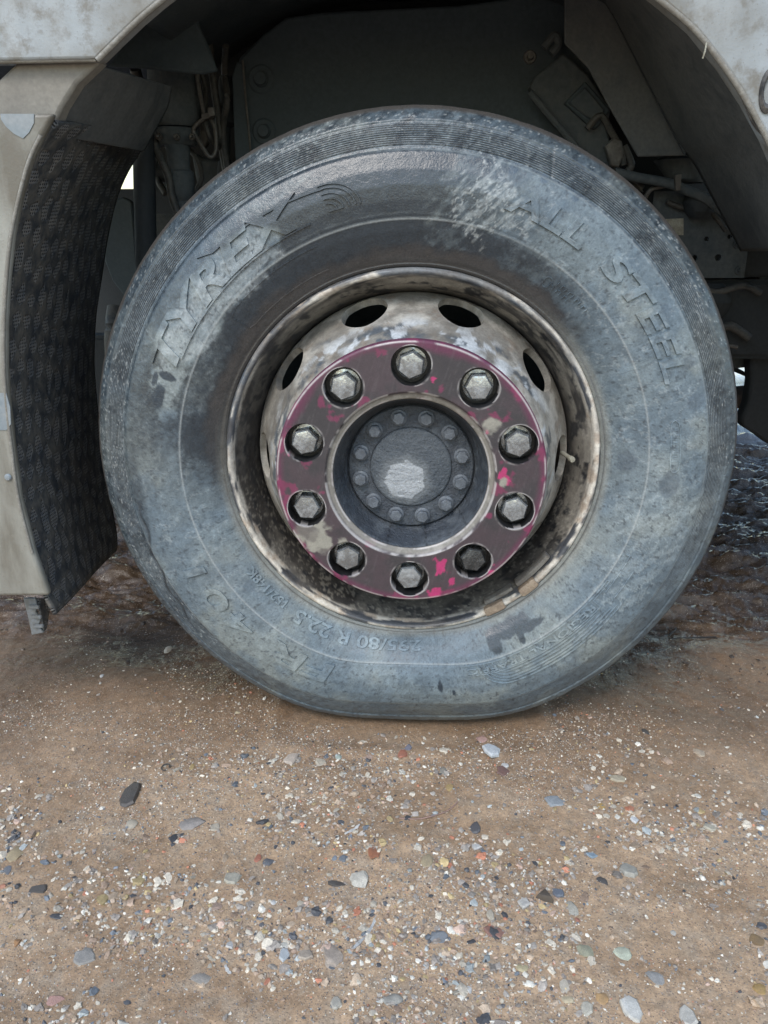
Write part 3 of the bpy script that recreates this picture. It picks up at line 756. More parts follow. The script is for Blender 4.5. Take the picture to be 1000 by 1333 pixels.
# --- nuts
def nut_mesh():
    bm = bmesh.new(); segs = []
    def ringv(pts): return [bm.verts.new(p) for p in pts]
    R = .0208
    def hexpts(rad, y, rnd):    # 36-sided hexagon, rounded towards a circle by rnd
        out = []
        for k_ in range(36):
            a = 2*pi*k_/36; hexr = rad*cos(pi/6)/cos(((a+pi/6) % (pi/3))-pi/6)
            rr = min(hexr*(1-rnd)+rad*.93*rnd, hexr); out.append((rr*cos(a), y, rr*sin(a)))
        return out
    loops = [[(.0232*cos(2*pi*k_/36), .0015, .0232*sin(2*pi*k_/36)) for k_ in range(36)], [(.0228*cos(2*pi*k_/36), -.0010, .0228*sin(2*pi*k_/36)) for k_ in range(36)],
             hexpts(R, -.0015, 0), hexpts(R, -.0215, 0), hexpts(R*.975, -.0226, 0), hexpts(R*.885, -.0248, .0), hexpts(R*.45, -.0258, .0), hexpts(R*.08, -.0260, .0)]
    L_ = [ringv(l) for l in loops]
    for a, b in zip(L_, L_[1:]):
        for i_ in range(36): bm.faces.new((a[i_], a[(i_+1) % 36], b[(i_+1) % 36], b[i_]))
    bm.faces.new(L_[-1])
    bmesh.ops.recalc_face_normals(bm, faces=bm.faces); me_ = bpy.data.meshes.new('wheel_nut'); bm.to_mesh(me_); bm.free()
    me_.polygons.foreach_set('use_smooth', [True]*len(me_.polygons)); me_.set_sharp_from_angle(angle=radians(7)); return me_
nm = nut_mesh(); nm.materials.append(M['nut']); nd = nm.copy(); nd.materials.clear(); nd.materials.append(M['nutdark'])
rots = [8, 28, 50, 12, 40, 22, 5, 33, 17, 10]
for k_, a0 in enumerate(NUTANG):
    o = bpy.data.objects.new('wheel_nut', nd if k_ == 4 else nm); C.objects.link(o)
    o.parent = WH; o.matrix_parent_inverse = WH.matrix_world.inverted()
    o.location = (RN*cos(a0), -.0645, RN*sin(a0)+H); o.rotation_euler = (random.Random(k_).uniform(-.03, .03), radians(rots[k_]), random.Random(k_+50).uniform(-.03, .03))
# --- hub: recess wall, flange, cap, bolts
prof = dens([(.1172, -.0840), (.1150, -.0800), (.1120, -.0640), (.1075, -.0460), (.1030, -.0350), (.1000, -.0300), (.0988, -.0305), (.0985, -.0345), (.0965, -.0365), (.070, -.0370), (.0650, -.0375), (.0640, -.0362), (.0630, -.0362)], .002)
hb = revobj('hub', prof, M['hub'], WH, 300, 40)
W = coords(hb.data); r_ = np.hypot(W[:, 0], W[:, 2]-H); n = fbm(W, (40,)*3, 121, 4); nf = fbm(W, (130,)*3, 122, 4)
col = np.ones((len(W), 3))*np.array((.048, .057, .070)); col = mixc(col, (.080, .092, .106), ss(.45, .65, n)); col = mixc(col, (.035, .038, .045), ss(.5, .65, nf)*.5)
an = np.degrees(np.arctan2(W[:, 2]-H, W[:, 0])) % 360
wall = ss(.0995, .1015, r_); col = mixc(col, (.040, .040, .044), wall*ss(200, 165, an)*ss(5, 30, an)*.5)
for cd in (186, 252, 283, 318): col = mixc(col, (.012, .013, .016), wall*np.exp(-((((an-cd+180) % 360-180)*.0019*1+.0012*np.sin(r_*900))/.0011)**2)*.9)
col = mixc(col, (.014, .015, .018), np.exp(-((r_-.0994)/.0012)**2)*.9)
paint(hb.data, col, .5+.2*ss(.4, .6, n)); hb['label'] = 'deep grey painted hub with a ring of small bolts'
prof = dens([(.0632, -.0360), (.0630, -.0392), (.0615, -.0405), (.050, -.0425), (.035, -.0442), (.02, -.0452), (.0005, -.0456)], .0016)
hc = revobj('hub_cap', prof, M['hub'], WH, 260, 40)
W = coords(hc.data); dx, dz = W[:, 0], W[:, 2]-H; n = fbm(W, (60,)*3, 131, 4); nf = fbm(W, (40, 1, 260), 132, 4)
col = np.ones((len(W), 3))*np.array((.060, .072, .086)); col = mixc(col, (.085, .098, .112), ss(.45, .6, nf)*.6)
# pale patch mixed into the cap colour: six uneven corners
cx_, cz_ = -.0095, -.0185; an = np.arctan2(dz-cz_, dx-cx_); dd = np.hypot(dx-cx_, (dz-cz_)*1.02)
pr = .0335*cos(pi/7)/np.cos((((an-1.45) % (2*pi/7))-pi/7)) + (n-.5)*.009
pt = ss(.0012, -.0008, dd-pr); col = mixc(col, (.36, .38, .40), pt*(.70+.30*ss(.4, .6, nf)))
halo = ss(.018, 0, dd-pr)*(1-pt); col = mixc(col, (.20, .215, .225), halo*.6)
paint(hc.data, col, .48-.06*pt); hc['label'] = 'round grey hub cap with a pale patch'
def small_bolt():
    bm = bmesh.new(); L_ = []
    def lp(f, y): L_.append([bm.verts.new((f(2*pi*k_/24)*cos(2*pi*k_/24), y, f(2*pi*k_/24)*sin(2*pi*k_/24))) for k_ in range(24)])
    lp(lambda a: .0128, .001); lp(lambda a: .0126, -.0018); lp(lambda a: .0115, -.0026)
    hx = lambda a: .0092*(1+.075*cos(6*a)); lp(hx, -.003); lp(hx, -.0108); lp(lambda a: hx(a)*.86, -.0122); lp(lambda a: .0015, -.0124)
    for a, b in zip(L_, L_[1:]):
        for i_ in range(24): bm.faces.new((a[i_], a[(i_+1) % 24], b[(i_+1) % 24], b[i_]))
    bm.faces.new(L_[-1]); bmesh.ops.recalc_face_normals(bm, faces=bm.faces); me_ = bpy.data.meshes.new('hub_bolt'); bm.to_mesh(me_); bm.free()
    me_.polygons.foreach_set('use_smooth', [True]*len(me_.polygons)); me_.set_sharp_from_angle(angle=radians(40)); me_.materials.append(M['hubbolt']); return me_
sb = small_bolt()
for k_ in range(12):
    a0 = radians(13.5+30*k_); o = bpy.data.objects.new('hub_bolt', sb); C.objects.link(o); o.parent = WH; o.matrix_parent_inverse = WH.matrix_world.inverted()
    o.location = (.0815*cos(a0), -.037, .0815*sin(a0)+H); o.rotation_euler = (0, k_*1.3, 0)
# valve stem
p = at(741, 598, .0); revv = [(.0001, -.026), (.0042, -.0255), (.0048, -.024), (.0048, -.016), (.0036, -.015), (.0036, .02)]
v_, f_ = rev(revv, 14, z0=0); rotm = Matrix.Rotation(radians(12), 3, 'Z')
vv = [rotm @ Vector(q)+Vector((p.x, .022, p.z)) for q in v_]
pyd('valve_stem', vv, f_, M['label'], WH)
# balance weight and clips on the lower right of the flange
def arcbar(name, a0, a1, r0, r1, y0, y1, mat, n=18, parent=WH, bev=.0015):
    V = []; Fc = []
    for i_ in range(n+1):
        a = radians(a0+(a1-a0)*i_/n); e = 1 if 0 < i_ < n else .8
        rm = (r0+r1)/2; hr = (r1-r0)/2*e
        for (r__, y__) in ((rm-hr, y0+.002), (rm-hr*.7, y0), (rm+hr*.7, y0), (rm+hr, y0+.002), (rm+hr, y1), (rm-hr, y1)): V.append((r__*cos(a), y__, r__*sin(a)+H))
    for i_ in range(n):
        for q in range(6): Fc.append((i_*6+q, i_*6+(q+1) % 6, (i_+1)*6+(q+1) % 6, (i_+1)*6+q))
    Fc += [tuple(range(6)), tuple(range(n*6, n*6+6))[::-1]]
    return pyd(name, V, Fc, mat, parent, 40, True)
lead = dirty('old_lead', (.27, .26, .235), (.15, .13, .11), .5, 60, .6); rustw = dirty('tan_clip', (.42, .33, .24), (.24, .18, .13), .5, 60, .7)
arcbar('balance_weight', -50, -35, .2745, .2845, -.006, .012, lead)
arcbar('balance_weight', -63, -52, .2770, .2850, -.003, .012, lead)
arcbar('weight_clip', -50.5, -44, .2845, .3005, -.0165, -.004, rustw, 8)
arcbar('weight_clip', -64, -57, .2850, .3005, -.0165, -.004, rustw, 8)

# ------------------------------------------------------------------ TRUCK body round the wheel
YF = -.085
# arch edge, pixel path on the outer skin, left foot of the fender over the top to the right
archL = [at(x, y, YF) for x, y in ((125, 77), (150, 52), (178, 25), (205, 2))]
archR = [at(x, y, YF) for x, y in ((860, -2), (905, 36), (945, 86), (975, 132), (1000, 178), (1018, 220))]
a_l = archL[-1]; a_r = archR[0]; mid = []
rl, rr2 = math.hypot(a_l.x, a_l.z-H), math.hypot(a_r.x, a_r.z-H); tl, tr2 = math.atan2(a_l.z-H, a_l.x), math.atan2(a_r.z-H, a_r.x)
for i_ in range(1, 16):
    t_ = i_/16; r__ = rl+(rr2-rl)*t_+.025*sin(pi*t_); q = tl+(tr2-tl)*t_; mid.append(Vector((r__*cos(q), YF, r__*sin(q)+H)))
arch = archL+mid+archR
zb = archL[0].z
poly = [Vector((-1.6, YF, zb))]+arch+[Vector((.66, YF, archR[-1].z-.12)), Vector((1.5, YF, archR[-1].z-.12)), Vector((1.5, YF, 1.75)), Vector((-1.6, YF, 1.75))]
fen = plate('fender', poly, YF, .035, M['body'], TR, .004, px=False, seg=3); fen['label'] = 'pale grey dirty fender skin over the wheel arch'
for v in fen.data.vertices: pass
# worn bright edge strip that follows the arch lip
V, Fc = tube([p+Vector((0, .004, 0)) for p in arch], .0042, 8); pyd('fender_lip', V, Fc, M['edge'], TR, 60, True)
V, Fc = tube([Vector((-1.6, YF+.006, zb+.001)), Vector((-.8, YF+.006, zb+.001)), archL[0]+Vector((-.002, .006, .001))], .0035, 8); pyd('fender_lip', V, Fc, M['edge'], TR, 60, True)
# lower left panels
plate('fender_extension', [(-80, 165), (-25, 125), (22, 80), (132, 78), (100, 108), (80, 140), (70, 165)], -.066, .03, dirty('brown_dusty_panel', (.17, .155, .135), (.24, .225, .195), .5, 7, .7), TR, .005)
edgeL = [(70, 147), (55, 176), (40, 208), (27, 255), (16, 308), (10, 365), (7, 420), (7, 475), (10, 522), (17, 585), (26, 650), (44, 720), (64, 776)]
poly = [(-200, 147)]+edgeL+[(-200, 778)]
sp_ = plate('side_panel', poly, -.085, .016, M['body2'], TR, .006, seg=3); sp_['label'] = 'dusty grey bumper side panel left of the wheel'
V, Fc = tube([at(x-2, y, -.084) for x, y in edgeL[1:-1]], .0028, 8); pyd('panel_lip', V, Fc, M['edge'], TR, 60, True)
plate('clean_patch', [(1, 148), (44, 148), (44, 160), (38, 172), (30, 180), (18, 174), (8, 165), (1, 155)], -.0862, .002, M['blue'], TR, 0)
plate('clean_patch', [(-30, 510), (8, 512), (13, 530), (14, 552), (8, 560), (-30, 560)], -.0862, .002, M['blue'], TR, 0)
# screw in the panel
V, Fc = rev([(.0001, -.0045), (.004, -.004), (.0055, -.0022), (.0056, .002)], 20, z0=0); p = at(11, 621, -.085)
pyd('screw', V+np.array([p.x, p.y, p.z]), Fc, M['blue'], TR)
# perforated strap hanging under the panel
strap = [(30, 779), (46, 779), (49, 790), (46, 797), (53, 806), (50, 815), (57, 824), (41, 827), (36, 803)]
plate('strap', strap, -.05, .006, M['plastic'], TR, .0015)
for yy in (790, 803, 815):
    q = at(42+(yy-779)*.22, yy, -.0535); boxobj('strap_rib', (q.x-.009, q.y-.002, q.z-.003), (q.x+.009, q.y+.003, q.z+.003), M['plastic'], TR, .001)
o = loft('strap_mesh', [at(48, 779, -.046), at(57, 822, -.046)], [at(66, 779, -.02), at(60, 818, -.02)], 8, M['perf'], TR, .003)

# inner arch liner, left
near = [(78, 140), (62, 176), (48, 210), (33, 258), (22, 310), (14, 365), (11, 420), (11, 475), (14, 522), (21, 585), (30, 650), (48, 720), (66, 782), (78, 800)]
farp = [(196, 168), (181, 196), (169, 214), (156, 238), (146, 268), (137, 312), (131, 360), (124, 410), (122, 470), (126, 530), (133, 590), (140, 640), (147, 680), (152, 705), (150, 716)]
lin = loft('arch_liner', [at(x, y, -.071) for x, y in [(72, 158)]+[(a_-6, b_) for a_, b_ in near[1:]]], [at(x, y, .30) for x, y in farp], 40, M['perf'], TR, .006,
     lambda u, v: (.010*sin(pi*v)*(1-u)+.003*sin(u*9)*sin(v*7), 0, 0)); lin['label'] = 'dark perforated spray liner behind the side panel'
# ribbed upper liner piece
up_n = [(118, 82), (100, 108), (84, 138), (66, 174)]; up_f = [(222, 112), (216, 140), (200, 170), (186, 196)]
loft('arch_liner', [at(x, y, -.05) for x, y in up_n], [at(x, y, .20) for x, y in up_f], 48, M['liner'], TR, .005, lambda u, v: (-.003*(sin(v*30)**3)*sin(pi*u)**.5, 0, -.003*(sin(v*30)**3)*sin(pi*u)**.5))['label'] = 'brown ribbed liner piece under the fender corner'
# roof and front corner of the wheel well
def arcsheet(name, a0, a1, r0, r1, y0, y1, mat, n=40):
    A_ = [Vector((r0*cos(radians(a0+(a1-a0)*i/n)), y0, r0*sin(radians(a0+(a1-a0)*i/n))+H)) for i in range(n+1)]
    B_ = [Vector((r1*cos(radians(a0+(a1-a0)*i/n)), y1, r1*sin(radians(a0+(a1-a0)*i/n))+H)) for i in range(n+1)]
    return loft(name, A_, B_, 6, mat, TR, .006)
arcsheet('well_roof', 122, 44, .745, .80, -.05, .60, M['liner2'])
# dusty gusset at the top left, in front of the shock absorber
plate('gusset', [(140, 86), (180, 30), (236, -30), (262, -30), (258, 30), (272, 62), (283, 92), (262, 96), (180, 88)], .24, .012, M['liner2'], TR, .004)
# big inner shield (engine side), with a folded left edge and bolts
plate('inner_shield', [(318, 320), (306, 200), (302, 100), (312, 74), (342, 44), (372, 22), (420, 15), (600, 6), (700, -8), (770, -8), (800, 420), (700, 700), (400, 700)], .44, .02, M['inner'], TR, .006, seg=3)['label'] = 'large grey dusty inner shield behind the tyre'
plate('shield_flange', [(318, 320), (306, 200), (302, 100), (308, 80), (318, 84), (320, 140), (327, 200), (332, 320)], .430, .008, M['inner'], TR, .002)
V, Fc = tube([at(316, 78, .428), at(320, 130, .428), at(326, 195, .428), at(331, 300, .428)], .0022, 6); pyd('shield_seam', V, Fc, M['alloy'], TR)
def boss(px_, py_, Y, R, nm_='shield_bolt', mat=None):
    p = at(px_, py_, Y); V, Fc = rev([(.0002, -.012), (R*.42, -.0115), (R*.46, -.005), (R*.5, -.0045), (R*.55, -.001), (R*.86, -.0015), (R, .001), (R, .004)], 26, z0=0)
    return pyd(nm_, V+np.array([p.x, p.y, p.z]), Fc, mat or M['inner'], TR)
boss(340, 103, .438, .026); boss(344, 171, .438, .024); boss(690, 74, .438, .012, mat=M['alloy'])
# engine and gearbox mass, cross members, far side of the truck: closes the view and the light
boxobj('engine_block', (-.52, .60, .10), (.55, 1.5, 1.3), M['chassisd'], TR, .02)
boxobj('cab_floor', (-1.6, -.03, 1.36), (1.5, 2.4, 1.75), M['chassisd'], TR, .01)
boxobj('chassis_rail', (-.6, .62, .62), (2.6, .70, .90), M['chassis'], TR, .008)
boxobj('skirt_panel', (-1.18, 2.28, .60), (3.2, 2.32, 1.4), M['chassisd'], TR, .006)
zg = at(165, 246, 2.25).z
boxobj('step_panel', (-2.6, 2.24, .30), (-.9, 2.27, zg), M['chassisd'], TR, .004)
boxobj('opposite_wheel', (-.55, 1.95, .0), (.5, 2.25, .9), M['chassisd'], TR, .12)  # plain block for the truck's wheel on the opposite side
boxobj('axle_beam', (-.3, .30, .40), (.45, 1.9, .52), M['chassisd'], TR, .02)
boxobj('well_bulkhead', (-1.6, .08, 1.30), (1.5, .60, 1.34), M['chassisd'], TR, .004)
boxobj('cab_front_wall', (-1.62, -.04, 1.30), (-1.1, 2.3, 1.40), M['chassisd'], TR, .004)
# air bellow / shock absorber with collars, hoses
def stack(name, cols, mat, Y, n=40):
    prof = []; c0 = at(cols[0][0], cols[0][2], Y)
    V = []; Fc = []
    for (x0, x1, py_) in cols:
        a_, b_ = at(x0, py_, Y), at(x1, py_, Y); c_ = (a_+b_)/2; rr = abs(b_.x-a_.x)/2
        for k_ in range(n): V.append((c_.x+rr*cos(2*pi*k_/n), Y+rr*sin(2*pi*k_/n), c_.z))
    for i_ in range(len(cols)-1):
        for k_ in range(n): Fc.append((i_*n+k_, i_*n+(k_+1) % n, (i_+1)*n+(k_+1) % n, (i_+1)*n+k_))
    Fc += [tuple(range(n)), tuple(range((len(cols)-1)*n, len(cols)*n))[::-1]]
    return pyd(name, V, Fc, mat, TR, 30, True)
stack('air_bellow', [(200, 252, 40), (196, 256, 80), (193, 258, 92), (194, 259, 120), (196, 260, 145), (199, 260, 158), (204, 256, 166)], M['chassis'], .38)['label'] = 'fat dark air bellow of the suspension'
stack('collar', [(200, 256, 168), (199, 257, 171), (203, 256, 186), (207, 254, 190)], M['chassis'], .37)
stack('shock_absorber', [(214, 246, 189), (217, 247, 196), (220, 247, 214), (222, 248, 221), (220, 252, 224), (220, 253, 236), (222, 253, 246), (224, 252, 256), (228, 248, 262), (232, 250, 300), (236, 252, 380)], M['chassis'], .36)
tubeobj('hose', [at(200, 166, .345), at(203, 190, .34), at(212, 212, .335), at(220, 232, .335), at(224, 256, .335), at(236, 290, .34)], .0075, M['hose'], TR)
tubeobj('hose', [at(258, 60, .36), at(257, 100, .36), at(262, 130, .355), at(266, 152, .35), at(258, 160, .35), at(252, 170, .35), at(262, 188, .35), at(273, 204, .35), at(281, 196, .355), at(280, 168, .36), at(272, 150, .37)], .0038, M['alloy'], TR)
tubeobj('hose', [at(272, 30, .42), at(276, 90, .42), at(284, 150, .42), at(290, 200, .42), at(300, 260, .42)], .007, M['hose'], TR)
plate('bracket', [(256, 132), (263, 145), (271, 168), (270, 186), (262, 196), (258, 186), (260, 170)], .40, .02, M['alloy'], TR, .003)
stack('reservoir', [(286, 305, 100), (285, 308, 106), (285, 308, 135), (280, 310, 140), (280, 312, 160), (284, 300, 166), (288, 300, 195), (290, 298, 206), (284, 302, 210), (282, 306, 240)], M['chassisd'], .47)
plate('bracket', [(248, 196), (262, 204), (300, 208), (306, 226), (300, 262), (262, 262), (254, 230)], .50, .05, M['chassis'], TR, .008)
tubeobj('spring_pin', [at(205, 222, .40), at(222, 226, .40)], .018, M['chassisd'], TR, 16)
tubeobj('strut', [at(187, 150, .34), at(188, 230, .33), at(190, 320, .32), at(192, 420, .31)], .020, M['chassisd'], TR, 20)
plate('leaf_bracket', [(140, 262), (160, 256), (172, 262), (176, 310), (180, 360), (178, 400), (163, 388), (146, 366), (136, 340), (134, 300)], .46, .015, M['liner2'], TR, .004)
boxobj('bumper_beam', (-1.30, .72, .32), (-.30, .80, .62), M['chassisd'], TR, .01)
tubeobj('steering_rod', [Vector((-.62, .50, .33)), Vector((-.40, .50, .30)), Vector((.1, .48, .28))], .022, M['chassisd'], TR, 14)

rngp = random.Random(3)
for pts_, rr_h in (([(176, 90), (184, 120), (190, 150)], .010), ([(262, 92), (268, 120), (266, 150), (274, 180), (288, 196), (296, 240)], .005), ([(294, 60), (292, 96), (296, 130), (290, 170), (296, 220)], .006),
                   ([(214, 60), (212, 100), (216, 140)], .004), ([(240, 190), (256, 206), (262, 232), (252, 262), (262, 300)], .005), ([(206, 200), (212, 216), (206, 234), (216, 252)], .006), ([(150, 400), (146, 440), (150, 500), (160, 560)], .016)):
    tubeobj('hose', [at(x, y, .40+rngp.uniform(-.03, .03)) for x, y in pts_], rr_h, M['hose'] if rr_h > .0045 else M['alloy'], TR, 10)
for x, y in ((207, 178), (230, 178), (250, 178)): boss(x, y, .30 if False else .325, .006, 'collar_bolt', M['alloy'])
plate('clamp', [(262, 148), (278, 145), (279, 152), (263, 156)], .345, .012, M['alloy'], TR, .001)
plate('clamp', [(270, 140), (278, 139), (280, 150), (272, 152)], .335, .012, M['alloy'], TR, .001)
for pts_, rr_h, m_ in (([(812, 190), (822, 214), (818, 226), (836, 246)], .007, 'hose'), ([(870, 372), (900, 366), (930, 380), (968, 372), (990, 382)], .007, 'hose'), ([(868, 262), (890, 270), (905, 262), (930, 280), (945, 300)], .005, 'hose'),
                   ([(930, 462), (945, 450), (960, 452)], .004, 'alloy'), ([(900, 420), (925, 430), (950, 424), (975, 440)], .009, 'hose')):
    tubeobj('hose', [at(x, y, .385) for x, y in pts_], rr_h, M[m_], TR, 10)
for x, y in ((960, 318), (872, 352), (962, 352)): boss(x, y, .398, .008, 'plate_bolt', M['chassis'])
plate('stop_bracket', [(925, 455), (944, 448), (950, 456), (936, 468), (926, 466)], .40, .02, M['alloy'], TR, .002)
# right side of the well
plate('arch_liner', [(735, -20), (735, 56), (766, 88), (794, 140), (831, 204), (893, 202), (890, 198), (845, 110), (783, -20)], .30, .006, M['liner'], TR, .002)['label'] = 'flat brown liner sheet inside the right of the arch'
loft('arch_liner', [at(x, y, -.05) for x, y in ((858, -12), (905, 36), (945, 86), (975, 132), (1004, 180), (1024, 226), (1040, 326))],
     [at(x, y, .27) for x, y in ((775, -20), (800, 20), (845, 110), (890, 196), (903, 208), (935, 268), (966, 326))], 20, M['liner'], TR, .005)['label'] = 'wide brown liner panel under the right fender edge'
V, Fc = tube([at(783, -16, .262), at(845, 108, .262), at(892, 200, .262)], .003, 6); pyd('liner_seam', V, Fc, M['chassisd'], TR)
# black rubber trim behind the right edge
loft('rubber_trim', [at(962, 116, -.075), at(970, 134, -.075), at(980, 158, -.075), at(1000, 182, -.075), at(1030, 210, -.075)],
     [at(966, 114, -.03), at(974, 148, -.03), at(986, 172, -.03), at(1004, 190, -.03), at(1034, 215, -.03)], 6, M['rubberd'], TR, .004)
# open hinge hole at the right frame edge
V, Fc = rev([(.012, -.004), (.016, -.006), (.020, -.003), (.021, .006)], 30, z0=0); p = at(1001, 118, YF)
pyd('grommet', V*np.array([.6, 1, 1.3])+np.array([p.x, p.y, p.z]), Fc, M['rubberd'], TR)
# tilted bracket box with an inset frame
plate('bracket_box', [(689, 112), (697, 100), (727, 74), (733, 68), (765, 96), (796, 142), (790, 165), (800, 210), (840, 250), (800, 235), (760, 200), (725, 162)], .40, .035, M['chassis'], TR, .004)['label'] = 'tilted dusty bracket box on the inner shield'
plate('inset_cover', [(735, 134), (762, 105), (795, 143), (776, 168), (770, 166)], .388, .014, M['liner2'], TR, .003)
plate('inset_cover', [(741, 134), (762, 112), (788, 143), (775, 160)], .382, .008, M['chassis'], TR, .003)
tubeobj('bracket_rail', [at(690, 120, .385), at(724, 160, .385), at(758, 198, .385), at(800, 232, .385)], .006, M['chassis'], TR, 8)
tubeobj('bracket_tab', [at(708, 62, .39), at(722, 46, .39), at(727, 58, .39), at(718, 70, .39)], .007, M['chassis'], TR, 8)
tubeobj('cable', [at(764, 168, .38), at(782, 150, .38), at(796, 172, .38), at(806, 190, .38), at(812, 215, .38)], .006, M['hose'], TR, 8)
plate('bracket', [(788, 190), (800, 178), (810, 182), (812, 200), (806, 218), (796, 216)], .37, .02, M['alloy'], TR, .003)
# pipes crossing to the right
tubeobj('air_pipe', [at(800, 224, .34), at(830, 231, .34), at(868, 238, .34), at(895, 248, .34), at(925, 262, .34), at(960, 292, .34)], .0085, M['chassis'], TR, 12)
tubeobj('air_pipe', [at(838, 262, .36), at(846, 248, .36), at(856, 244, .36), at(866, 242, .36)], .004, M['alloy'], TR, 8)
plate('pipe_clip', [(879, 228), (888, 226), (886, 248), (880, 248)], .325, .01, M['alloy'], TR, .001)
stack('air_tank', [(858, 905, 205), (852, 912, 209), (870, 915, 234), (880, 916, 238)], M['chassis'], .40)
stack('horn', [(894, 926, 252), (890, 930, 262), (892, 928, 276), (898, 920, 284)], M['chassisd'], .37)
# plate with four round holes, label on it
pc = []; hx = [((884, 322), None)]
def plate_holes(name, cells, Y, th, mat):
    V = []; Fc = []
    for (p0, p1, hc_, hr) in cells:
        def fn(u, v): return (u, Y, v)
        v_, f_, lp = patch(p0[0], p1[0], p0[1], p1[1], hc_[0], hc_[1], hr, hr, 12, 12, 3, fn)
        o_ = len(V); V += v_; Fc += [tuple(q+o_ for q in ff) for ff in f_]
        ring_ = [q+o_ for q in lp]; inn = []
        for q in ring_: V.append((V[q][0], Y+th, V[q][2])); inn.append(len(V)-1)
        for i_ in range(len(ring_)): Fc.append((ring_[i_], ring_[(i_+1) % len(ring_)], inn[(i_+1) % len(ring_)], inn[i_]))
    return pyd(name, V, Fc, mat, TR, 30)
YP = .40
a_, b_ = at(840, 362, YP), at(985, 248, YP); x0, z0, x1, z1 = a_.x, a_.z, b_.x, b_.z
hs_ = [at(920, 311, YP), at(950, 308, YP), at(904, 336, YP), at(935, 335, YP)]
xm = (hs_[0].x+hs_[1].x)/2; xm2 = (hs_[2].x+hs_[3].x)/2; zm = (hs_[0].z+hs_[2].z)/2
plate_holes('chassis_plate', [((x0, zm), (xm, z1), (hs_[0].x, hs_[0].z), .0042), ((xm, zm), (x1, z1), (hs_[1].x, hs_[1].z), .0042),
             ((x0, z0), (xm2, zm), (hs_[2].x, hs_[2].z), .0062), ((xm2, z0), (x1, zm), (hs_[3].x, hs_[3].z), .0062)], YP, .008, M['chassis'])
boxobj('chassis_rail', (x0-.1, YP+.03, z0), (x1+.3, YP+.10, z1), M['chassisd'], TR, .004)
plate('faded_label', [(866, 285), (890, 284), (890, 306), (868, 306)], YP-.003, .002, M['label'], TR, 0)
boxobj('spring_hanger', (x0+.02, YP+.02, z0-.16), (x1+.2, YP+.12, z0-.004), M['chassisd'], TR, .01)
stack('leaf_spring_eye', [(905, 940, 368), (895, 950, 378), (893, 952, 392), (900, 945, 406), (912, 935, 415)], M['chassisd'], .42)
plate('spring_plate', [(855, 365), (905, 372), (914, 400), (916, 440), (930, 455), (925, 520), (860, 520)], .50, .03, M['chassis'], TR, .006)
plate('torque_rod', [(912, 440), (935, 445), (990, 448), (992, 476), (945, 482), (915, 478)], .52, .05, M['chassis'], TR, .006)
tubeobj('cross_tube', [at(930, 520, .62), at(1010, 512, .62), at(1120, 500, .62)], .026, dirty('rusty_brown', (.075, .052, .04), (.12, .09, .07), .5, 20, .8), TR, 20)
plate('stay', [(936, 480), (955, 476), (978, 488), (980, 494), (956, 484), (952, 512), (940, 505)], .58, .02, M['chassisd'], TR, .002)
plate('hanger_bracket', [(987, 335), (980, 380), (974, 400), (955, 405), (961, 410), (972, 420), (962, 440), (976, 455), (978, 495), (974, 524), (966, 545), (968, 556), (984, 566), (1000, 578), (1150, 620), (1150, 330)], .46, .04, M['chassisd'], TR, .006)['label'] = 'dark ragged bracket hanging at the right behind the tyre'
plate('hanger_bracket', [(988, 320), (1150, 320), (1150, 470), (1000, 440), (992, 400)], .44, .015, M['chassis'], TR, .004)
tubeobj('lug', [at(955, 404, .44), at(975, 402, .44), at(1000, 392, .44)], [.004, .014], M['chassis'], TR, 10)
# rear of the truck beyond the frame
boxobj('side_skirt', (.66, -.03, .42), (1.5, .0, 1.2), M['chassisd'], TR, .01)
# ------------------------------------------------------------------ stones and litter on the mud
def stone_geo(rng, sub, sx, sy_, sz, rough=.22, flat=False):
    bm = bmesh.new(); bmesh.ops.create_icosphere(bm, subdivisions=sub, radius=1)
    planes = [(Vector((rng.gauss(0, 1), rng.gauss(0, 1), rng.gauss(0, 1))).normalized(), rng.uniform(.50, .82)) for _ in range(11)]
    V = []
    for v in bm.verts:
        p = v.co.copy()
        for n_, d_ in planes:
            e = p.dot(n_)-d_
            if e > 0: p -= n_*e*.9
        p *= 1+rng.uniform(-rough, rough)*.3
        V.append((p.x*sx, p.y*sy_, p.z*sz))
    Fc = [[v.index for v in f.verts] for f in bm.faces]; bm.free(); return V, Fc
stone_mats = {}
def stone_mat(c, rough=.65):
    k_ = (tuple(c), rough)
    if k_ not in stone_mats:
        stone_mats[k_] = dirty('stone', tuple(c), tuple(x*.62+.03 for x in c), .35, 130, rough, 900, .35)
    return stone_mats[k_]
def gz_at(x, y): return float(ground_h(np.array([x]), np.array([y]))[0])
CR = (.56, .49, .38); WT = (.72, .71, .68); GY_ = (.30, .28, .26); BK = (.022, .023, .026); BL = (.15, .17, .20); RD_ = (.42, .13, .07); PK_ = (.52, .28, .23)
YE = (.48, .33, .12); TN = (.40, .31, .23); OL = (.36, .36, .25); DG = (.10, .10, .11); OR = (.40, .19, .06); BW = (.50, .57, .62)
